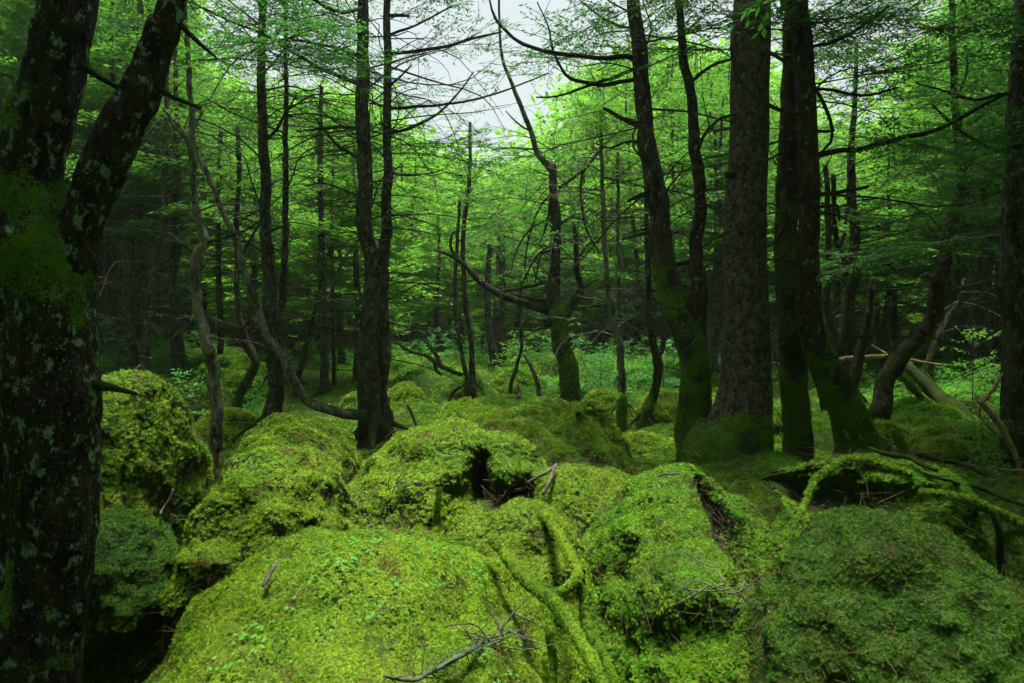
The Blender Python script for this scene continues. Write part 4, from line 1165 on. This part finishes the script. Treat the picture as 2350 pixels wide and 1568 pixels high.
stick('fallen_limb', 'long curling brown limb lying at mid distance left of the slender stems', 'fallen branch', [(900, 784, 6), (918, 791, 7), (947, 808, 8), (975, 815, 9), (997, 829, 10), (1003, 850, 10), (1015, 860, 9)], m_brown, D=8.8, seed=28, sub=7)
stick('fallen_limb', 'thick bent brown limb running to the foot of the slender stems', 'fallen branch', [(978, 780, 5), (985, 794, 8), (1000, 815, 10), (1012, 838, 12), (1035, 850, 11), (1061, 862, 10)], m_brown, D=8.6, seed=29, sub=6)
stick('dead_stick', 'upper stick of the crossed dead sticks on the centre moss', 'stick', [(1212, 1108, 6), (1235, 1095, 8), (1262, 1080, 8), (1275, 1068, 6)], m_twig, D=3.05, seed=30, sub=1, lie=.03)
stick('dead_stick', 'lower steep stick of the crossed dead sticks on the centre moss', 'stick', [(1276, 1066, 7), (1268, 1085, 9), (1258, 1108, 9), (1247, 1135, 8)], m_twig, D=3.0, seed=31, lie=.03)
stick('dead_stick', 'dark stick with a forked pale end on the front hummock', 'stick', [(636, 1290, 7), (628, 1305, 10), (617, 1320, 11), (610, 1332, 12), (602, 1345, 6)], m_twig, D=2.02, seed=32, sub=3, lie=.03)
stick('dead_stick', 'slanted grey stick in the gully at the foot of the tall left boulder', 'stick', [(398, 1122, 4), (390, 1145, 5), (372, 1170, 5), (368, 1180, 4)], m_twig, D=3.3, seed=33, lie=.03)
stick('dead_stick', 'pale crooked twig at the mossy hump right of the paired trunks', 'stick', [(935, 928, 5), (942, 945, 6), (950, 965, 6), (955, 985, 4)], m_lichtwig, D=5.6, seed=34, sub=2)
stick('lichen_branch', 'grey lichen covered branch lying along the bottom of the front hummock', 'branch', [(880, 1552, 6, 0), (950, 1560, 9, -.05), (1010, 1530, 11, 0), (1060, 1505, 12, .06), (1110, 1472, 10, .12)], m_lichtwig, D=1.52, seed=35, sub=26, lie=.03)
stick('dead_stick', 'short dark stick at the lower left of the front hummock', 'stick', [(330, 1500, 5), (370, 1490, 7), (420, 1488, 6)], m_twig, D=1.75, seed=36, sub=2, lie=.03)
stick('dead_stick', 'small pale stick on the moss before the big straight trunk', 'stick', [(1510, 1092, 4), (1530, 1088, 5), (1560, 1086, 4)], m_twig, D=3.7, seed=37, sub=1, lie=.03)
stick('dead_stick', 'bleached stick lying low at the right picture edge', 'stick', [(2280, 1072, 5), (2310, 1078, 6), (2350, 1080, 5)], m_fresh, D=3.4, seed=38, lie=.03)

# bare twig heaps, hung roots in the gaps
rng = np.random.RandomState(5)
TW = [(1115, 1150, 14, .16, 'tangle of dead grey twigs in the hollow of the centre mound'), (880, 1120, 10, .14, 'fan of thin dead twigs on the moss left of the dark hollow'),
      (1640, 1350, 9, .13, 'pale lichen twigs hanging on the deep mossy bank'), (1130, 1460, 16, .13, 'mesh of grey twigs on the right shoulder of the front hummock'),
      (400, 1190, 12, .15, 'dead twigs caught in the gully beside the left boulder'), (1780, 800, 16, .9, 'heap of bleached twigs between the big straight trunk and its mossy neighbour')]
for k, (px, py, n, L, lab) in enumerate(TW):
    c0 = hit(px, py, 14)
    if c0 is None or k == 5: c0 = P(px, py, 8.5 if k == 5 else 2.5)
    bag = Bag()
    for q in range(n):
        p0 = c0 + rng.normal(0, L * .35, 3) * (1, .4, .4) + (0, -.02, .02)
        d = unit(rng.normal(0, 1, 3) * (1, .35, .55) + (0, 0, .1))
        ps = [p0, p0 + d * L * .4 + rng.normal(0, L * .06, 3), p0 + d * L + rng.normal(0, L * .15, 3)]
        tube(bag, ps, (.0028 * (1 + L), .002 * (1 + L), .001), 4, step=L / 5)
        prisms(bag, np.array([ps[1], ps[1]]), np.array([ps[1] + unit(d + rng.normal(0, .6, 3)) * L * .35 for _ in range(2)]), .0014)
    o = link('twig_heap', bag.mesh('twig_heap', m_lichtwig if k == 5 else m_twig, c0), None, c0)
    tag(o, lab, 'twigs', kind='stuff')

# ------------------------------------------------------------------ litter and sorrel (uncountable)
def litter_mesh(seed, mat, n=6, R=.05, L=.04):
    r_ = np.random.RandomState(seed); b = Bag()
    p = np.column_stack([r_.normal(0, R, n), r_.normal(0, R, n), r_.uniform(.004, .028, n)])
    a = r_.uniform(0, 6.283, n)
    d = np.column_stack([np.cos(a), np.sin(a), r_.normal(0, .35, n)]) * (L * r_.uniform(.4, 1.5, n))[:, None]
    prisms(b, p, p + d, .0005)
    return b.mesh('litter', mat, smooth=False)
LIT = unlinked_collection('dry_litter', [litter_mesh(1, m_litter), litter_mesh(2, m_litter), litter_mesh(3, m_twig, 4, .05, .06)])

def sorrel_mesh(seed):
    r_ = np.random.RandomState(seed); b = Bag()
    for k in range(3):
        c = np.array((r_.normal(0, .022), r_.normal(0, .022), r_.uniform(.018, .034)))
        prisms(b, np.array([c * (.5, .5, 0)]), np.array([c]), .0006)
        a0 = r_.uniform(0, 6.283)
        for q in range(3):
            a = a0 + q * 2.094
            d = np.array((math.cos(a), math.sin(a), -.15))
            s = np.array((-math.sin(a), math.cos(a), 0))
            l = .010 * r_.uniform(.8, 1.3)
            v = [c, c + d * l * .6 + s * l * .55, c + d * l * 1.05 + s * l * .4, c + d * l * .85, c + d * l * 1.05 - s * l * .4, c + d * l * .6 - s * l * .55]
            b.add(v, [[0, 1, 2, 3], [0, 3, 4, 5]])
    return b.mesh('sorrel', m_sorrel, smooth=False)
SOR = unlinked_collection('sorrel_leaves', [sorrel_mesh(s) for s in (1, 2, 3)])

lp, ln, sp_, sn = [], [], [], []
rng = np.random.RandomState(77)
SPOTS = [(780, 1330, 100, 60), (700, 1400, 60, 60), (960, 1260, 120, 40), (1000, 1320, 70, 50), (640, 1490, 60, 50), (560, 1520, 90, 40), (860, 1420, 80, 60), (1110, 1290, 60, 60), (870, 1170, 120, 14), (880, 1040, 40, 20),
         (1950, 1065, 60, 12), (1150, 1530, 60, 40), (740, 1270, 80, 30)]
for (v, f) in MOUNDS:
    def dn(p, n):
        d = np.linalg.norm(p - (0, 0, CZ), axis=1)
        return np.clip((fbm(p, .3, 3, 55.) + .05) * 3, 0, 1) * seen(p, n) * (d < 4.5) * 430 * np.clip(n[:, 2] + .5, 0, 1)
    p, n = tri_sample(v, f, dn, rng); lp.append(p); ln.append(n)
    def ds(p, n):
        px = 1175 + p[:, 0] / (K * p[:, 1]); py = 784 - (p[:, 2] - CZ) / (K * p[:, 1])
        k = 0
        for (a, b, ra, rb) in SPOTS:
            k = k + np.exp(-((px - a) / ra) ** 2 - ((py - b) / rb) ** 2)
        return np.clip((k - .45) * 1.3 + fbm(p, .07, 3, 21.) * 1.5, 0, 1) * (k > .12) * (p[:, 1] < 3.6) * seen(p, n) * 600 * (n[:, 2] > .1)
    p, n = tri_sample(v, f, ds, rng); sp_.append(p); sn.append(n)
p, n = tri_sample(gv, gf, lambda p, n: 45. * seen(p, n) * (p[:, 1] > 3.5) * (p[:, 1] < 11) * np.clip(fbm(p, .7, 3, 8.) + .5, 0, 1), rng)
lp.append(p); ln.append(n)
lp, ln = np.concatenate(lp), np.concatenate(ln)
tag(scatter('needle_litter', lp + ln * .004, ln, rng.uniform(.4, 1.4, len(lp)) * np.clip(lp[:, 1] / 3.5, 1, 2.4), LIT, seed=5), 'brown dry needles and fine twigs strewn over the moss', 'leaf litter')
sp_, sn = np.concatenate(sp_), np.concatenate(sn)
tag(scatter('wood_sorrel', sp_, unit(sn + (0, -.2, .8)), rng.uniform(.25, .68, len(sp_)), SOR, seed=6), 'pale green three lobed sorrel leaves growing through the moss', 'ground cover')

DENS = 1.0
# ------------------------------------------------------------------ background conifers: prototypes and copies
def proto(seed, H=7.0, dense=1.0, leafm=None, r0=.075, cz=1.8, R=1.7, ls=.085):
    rng = np.random.RandomState(seed)
    root = link('conifer', None)
    b = Bag()
    z = np.linspace(-.4, H, 9)
    pts = np.column_stack([rng.normal(0, .05, 9).cumsum() * .8, rng.normal(0, .05, 9).cumsum() * .8, z])
    pts[:2, :2] = 0
    rad = r0 * (1.15 - np.clip(z, 0, H) / H * 1.0)
    p = tube(b, pts, rad, 8, step=.15, rough=.1, flare=.4, seed=seed)
    ax = axis_of(p)
    dead_twigs(b, rng, ax, None, .4, cz + 1.6, 75, .75, .006)
    link('trunk', b.mesh('trunk', m_bg), root)
    cb = Bag()
    crown(cb, rng, ax, z0=cz, z1=H - .1, R=R, nb=int(44 * dense), ls=ls, sp=.05, keep=.92, prof=lambda u: (.6 + .6 * u if u < .3 else 1.08 - 1.0 * u) + .08, rw=.012, wdt=.28)
    link('crown', cb.mesh('crown', [m_twig, leafm], smooth=False), root)
    return root

def copy_tree(root):
    r = root.copy(); C.objects.link(r)
    for ch in root.children:
        c = ch.copy(); C.objects.link(c); c.parent = r
    return r

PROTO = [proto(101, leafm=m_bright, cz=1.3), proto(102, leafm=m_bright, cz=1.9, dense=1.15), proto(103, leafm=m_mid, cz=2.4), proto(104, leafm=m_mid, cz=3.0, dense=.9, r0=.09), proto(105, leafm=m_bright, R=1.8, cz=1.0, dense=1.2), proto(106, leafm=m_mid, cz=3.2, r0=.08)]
ENV = np.array([(-400, -500), (0, -400), (300, -250), (400, 20), (470, 130), (540, 230), (620, 230), (700, 200), (800, 220), (900, 270), (1000, 340), (1100, 410), (1180, 400), (1260, 290), (1340, 190), (1450, 120), (1560, 80), (1700, 100), (1850, 260), (1950, 310), (2060, 280), (2150, 80), (2250, -60), (2350, -200), (2750, -500)], float)
rng = np.random.RandomState(2024)
spots = []
tries = 0
while len(spots) < 250 and tries < 20000:
    tries += 1
    D = 9.5 + 22 * rng.uniform() ** 1.1
    px = rng.uniform(-250, 2600)
    x = (px - 1175) * K * D
    if any((x - s[0]) ** 2 + (D - s[1]) ** 2 < (.82 + .02 * D) ** 2 for s in spots): continue
    if 1230 < px < 1345 and D < 15: continue
    if 820 < px < 1620 and D < 13.5: continue
    spots.append((x, D, px))
gzs = gz([s[0] for s in spots], [s[1] for s in spots])
GAPS = [(-999, 60, 'beyond the left edge trunk'), (60, 300, 'behind the massive forked trunk'), (300, 480, 'left of the thin crooked trunk'),
        (480, 615, 'left of the narrow dark trunk'), (615, 740, 'right of the narrow dark trunk'), (740, 850, 'left of the paired trunks'),
        (850, 1050, 'right of the paired trunks'), (1050, 1180, 'behind the slender centre stems'), (1180, 1300, 'behind the twisted tree limb'), (1300, 1430, 'right of the twisted tree'),
        (1430, 1600, 'left of the large curved trunk'), (1600, 1720, 'behind the big straight trunk'), (1720, 1860, 'behind the thickly mossy trunk'),
        (1860, 2000, 'behind the forked dark tree'), (2000, 2170, 'behind the leaning lichen trunk'), (2170, 2330, 'left of the right edge trunk'), (2330, 9999, 'beyond the right edge trunk')]
used = {}
ORD = ['leftmost', 'second from left', 'third from left', 'fourth from left', 'fifth from left', 'sixth from left', 'seventh from left', 'eighth from left', 'ninth from left', 'tenth from left', 'eleventh from left', 'twelfth from left', 'thirteenth from left', 'fourteenth from left', 'fifteenth from left', 'sixteenth from left', 'seventeenth from left', 'eighteenth from left']
order = np.argsort([s[2] for s in spots])
cnt = {}
for oi in order:
    x, D, px = spots[oi]
    env = np.interp(px, ENV[:, 0], ENV[:, 1])
    top = env + abs(rng.normal(0, 90)) + (0 if D > 16 else 40)
    ztop = CZ - (top - 784) * K * D
    H = float(np.clip(ztop - gzs[oi], 3.2, 17))
    br = 560 < px < 1500 or (400 < px < 600 and D > 13) or (1900 < px < 2150 and D > 13)  # centre and deeper trees mostly get the lit needle copy
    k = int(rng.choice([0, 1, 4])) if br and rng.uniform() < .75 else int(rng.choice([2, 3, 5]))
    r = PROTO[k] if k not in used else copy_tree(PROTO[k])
    used[k] = 1
    s = H / 7.0
    sw = np.clip(s, .8, 1.6)
    r.scale = (sw, sw, s)
    r.location = (x, D, gzs[oi])
    r.rotation_euler = (rng.normal(0, .03), rng.normal(0, .03), rng.uniform(0, 6.283))
    gi = [g for g in GAPS if g[0] <= px < g[1]][0][2]
    n = cnt.get(gi, 0); cnt[gi] = n + 1
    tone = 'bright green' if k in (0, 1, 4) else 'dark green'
    depth = 'nearer' if D < 14 else ('farther' if D < 22 else 'farthest')
    tag(r, '%s far conifer %s, %s there' % (tone, gi, ORD[min(n, len(ORD) - 1)]), 'tree', 'slender conifers crowding the background')
for k in range(6):
    if k not in used:
        for ch in list(PROTO[k].children): bpy.data.objects.remove(ch)
        bpy.data.objects.remove(PROTO[k])

# far wood and unseen foliage added to block sky light, one mass
rng = np.random.RandomState(9)
b = Bag()
for q in range(5200):
    a = rng.uniform(0, 6.283) if q % 8 == 0 else rng.uniform(-.85, .85)
    r_ = rng.uniform(34, 48)
    x, y = r_ * math.sin(a), r_ * math.cos(a)
    px = 1175 + x / (K * y) if y > 1 else 99999
    env = np.interp(px, ENV[:, 0], ENV[:, 1]) + 20
    zt = CZ - (env - 784) * K * max(y, 20) if y > 1 else 12
    zt = float(np.clip(zt, 4, 26))
    z0 = rng.uniform(.3, zt)
    n = 70
    c = np.array((x, y, z0)) + rng.normal(0, 1, (n, 3)) * (1.3, 1.3, .35)
    d = unit(rng.normal(0, 1, (n, 3)) * (1, 1, .3))
    leaves(b, c, d, unit(rng.normal(0, .5, (n, 3)) + (0, 0, 1)), rng.uniform(.25, .6, n), rng.uniform(.07, .16, n))
for q in range(3600):  # unseen leaf clumps behind and beside the camera, added to darken mound flanks
    a = rng.uniform(.95, 2 * math.pi - .95)
    r_ = rng.uniform(4.5, 16) if abs(a - math.pi) < 1.3 else rng.uniform(9, 18)
    n = 60
    c = np.array((r_ * math.sin(a), r_ * math.cos(a), rng.uniform(0, 10))) + rng.normal(0, 1, (n, 3)) * (.8, .8, .25)
    d = unit(rng.normal(0, 1, (n, 3)) * (1, 1, .3))
    leaves(b, c, d, unit(rng.normal(0, .5, (n, 3)) + (0, 0, 1)), rng.uniform(.15, .35, n), rng.uniform(.05, .1, n))
tag(link('far_forest_and_light_block', b.mesh('far_forest_and_light_block', m_bright, smooth=False)), 'dense far wood beyond the conifers, with unseen foliage behind camera added to block light', 'forest', kind='stuff')

def leafy(seed, mat):
    r_ = np.random.RandomState(seed); b = Bag()
    for q in range(7):
        a = r_.uniform(0, 6.283); e = r_.uniform(.1, 1.0)
        spray(b, r_, np.array((0, 0, .02)), np.array((math.cos(a) * math.cos(e), math.sin(a) * math.cos(e), math.sin(e))), r_.uniform(.25, .5), .04, .35, .03, keep=.95, wdt=.26, r=.003)
    return b.mesh('leafy', [m_twig, mat], smooth=False)
UND = unlinked_collection('floor_plants', [leafy(1, m_shrub), leafy(2, m_mid), leafy(3, m_bright), leafy(4, m_mid)])
rng = np.random.RandomState(8)
n = 5200
D = 8.0 + 27 * rng.uniform(0, 1, n)
px = rng.uniform(-150, 2500, n)
ux = (px - 1175) * K * D
up_ = np.column_stack([ux, D, gz(ux, D)])
kp = fbm(up_ * (1, 1, 0), 1.6, 2, 14.) > np.where(D < 13, np.where((px > 1350) & (px < 2150), .45, .12), -.25)
up_ = up_[kp]
D = 8.2 + 4 * rng.uniform(0, 1, 420)
px = np.where(rng.uniform(0, 1, 420) < .5, rng.normal(1420, 60, 420), rng.normal(390, 90, 420))
ux = (px - 1175) * K * D
up_ = np.vstack([up_, np.column_stack([ux, D, gz(ux, D)])])
tag(scatter('undergrowth', up_, np.tile((0, 0, 1.0), (len(up_), 1)) + rng.normal(0, .1, up_.shape), rng.uniform(.5, 1.4, len(up_)) * np.clip(up_[:, 1] / 14, .55, 1.5), UND, seed=9), 'green ferns and leafy undergrowth covering the far forest floor', 'undergrowth')

# ------------------------------------------------------------------ understory seedlings, ferns and shrubs
def seedling(seed, H=.6, leafm=m_shrub):
    rng = np.random.RandomState(seed)
    root = link('seedling', None)
    b = Bag()
    tube(b, [(0, 0, -.1), (rng.normal(0, .03), rng.normal(0, .03), H * .5), (rng.normal(0, .05), rng.normal(0, .05), H)], (.006, .005, .002), 5)
    link('stem', b.mesh('stem', m_twig), root)
    cb = Bag()
    crown(cb, rng, lambda z: np.array((0, 0, z)), z0=H * .1, z1=H, R=H * .75, nb=16, ls=.035, sp=.035, keep=.9, wdt=.24, rw=.004, droop=.25, sub=False)
    link('foliage', cb.mesh('foliage', [m_twig, leafm], smooth=False), root)
    return root
SP = [seedling(1), seedling(2, .8, m_mid), seedling(3, .5, m_bright), seedling(4, .7)]
SD = [(230, 860, 5.5), (262, 850, 5.0), (355, 905, 5.2), (385, 895, 5.5), (330, 880, 6.3), (420, 860, 7.5), (240, 800, 9), (380, 800, 11), (420, 790, 12), (460, 800, 12), (350, 790, 13), (660, 860, 10), (610, 830, 11), (690, 820, 12.5), (520, 800, 12.5), (820, 830, 11),
      (770, 850, 11), (920, 830, 11), (960, 770, 10.5), (1000, 800, 11), (900, 760, 12), (1040, 820, 11.5), (1090, 810, 12), (1200, 800, 12), (1240, 800, 13), (1180, 830, 10.5), (1340, 830, 10), (1360, 860, 9), (1390, 880, 8.5), (1340, 870, 9.4),
      (1400, 840, 10.5), (1450, 860, 9.5), (1480, 850, 11), (1530, 860, 10), (1560, 880, 9.5), (1520, 880, 8.6), (1640, 860, 10), (1780, 860, 9.5), (1880, 850, 9), (1990, 860, 8.8), (2020, 850, 10), (2080, 900, 8.2),
      (2200, 860, 7.8), (2230, 880, 7.4), (2270, 870, 8), (2300, 890, 7), (2180, 830, 10), (2150, 820, 12), (2240, 1010, 4.8), (2300, 1000, 4.6), (2190, 1010, 5), (2320, 1090, 3.4), (60, 900, 7), (140, 880, 8), (1420, 890, 7.8), (1290, 830, 11),
      (870, 1170, 2.95), (912, 1118, 3.1), (1340, 1075, 3.45)]
rng = np.random.RandomState(33)
cn = {}
xs = np.array([P(*s) for s in sorted(SD)])
us = set()
for q, (px, py, D) in enumerate(sorted(SD)):
    k = rng.randint(0, 4)
    r = SP[k] if k not in us else copy_tree(SP[k])
    us.add(k)
    sc = rng.uniform(.6, 1.3) * (1 if D > 7 else .62)
    if D < 3.6: sc = .10
    if D < 3.6:
        h_ = hit(px, py, 12)
        loc = h_ if h_ is not None else xs[q]
    else:
        loc = (xs[q][0], D, float(gz(xs[q][0], D)[0]))
    r.location = tuple(loc)
    r.scale = (sc,) * 3
    r.rotation_euler = (0, 0, rng.uniform(0, 6.283))
    gi = [g for g in GAPS if g[0] <= px < g[1]][0][2]
    n = cn.get(gi, 0); cn[gi] = n + 1
    tag(r, 'low leafy seedling %s, %s there' % (gi, ORD[min(n, 17)]), 'seedling', 'seedlings on the forest floor')
print('instances', NINST[0])

# ------------------------------------------------------------------ air
M_ = Mat('haze')
v_ = M_.n('VolumePrincipled', {'Color': (.85, .95, .9, 1), 'Density': .0007, 'Anisotropy': .2})
M_.t.links.new(v_.outputs[0], M_.out.inputs[1])
hb = Bag()
hv = np.array([(x, y, z) for z in (-6, 32) for x, y in ((-130, -130), (130, -130), (130, 130), (-130, 130))], float)
hb.add(hv, [(0, 3, 2, 1), (4, 5, 6, 7), (0, 1, 5, 4), (1, 2, 6, 5), (2, 3, 7, 6), (3, 0, 4, 7)])
tag(link('haze', hb.mesh('haze', M_.m, smooth=False)), 'thin damp air between the far trees', 'haze', kind='stuff')
S.cycles.volume_bounces = 1
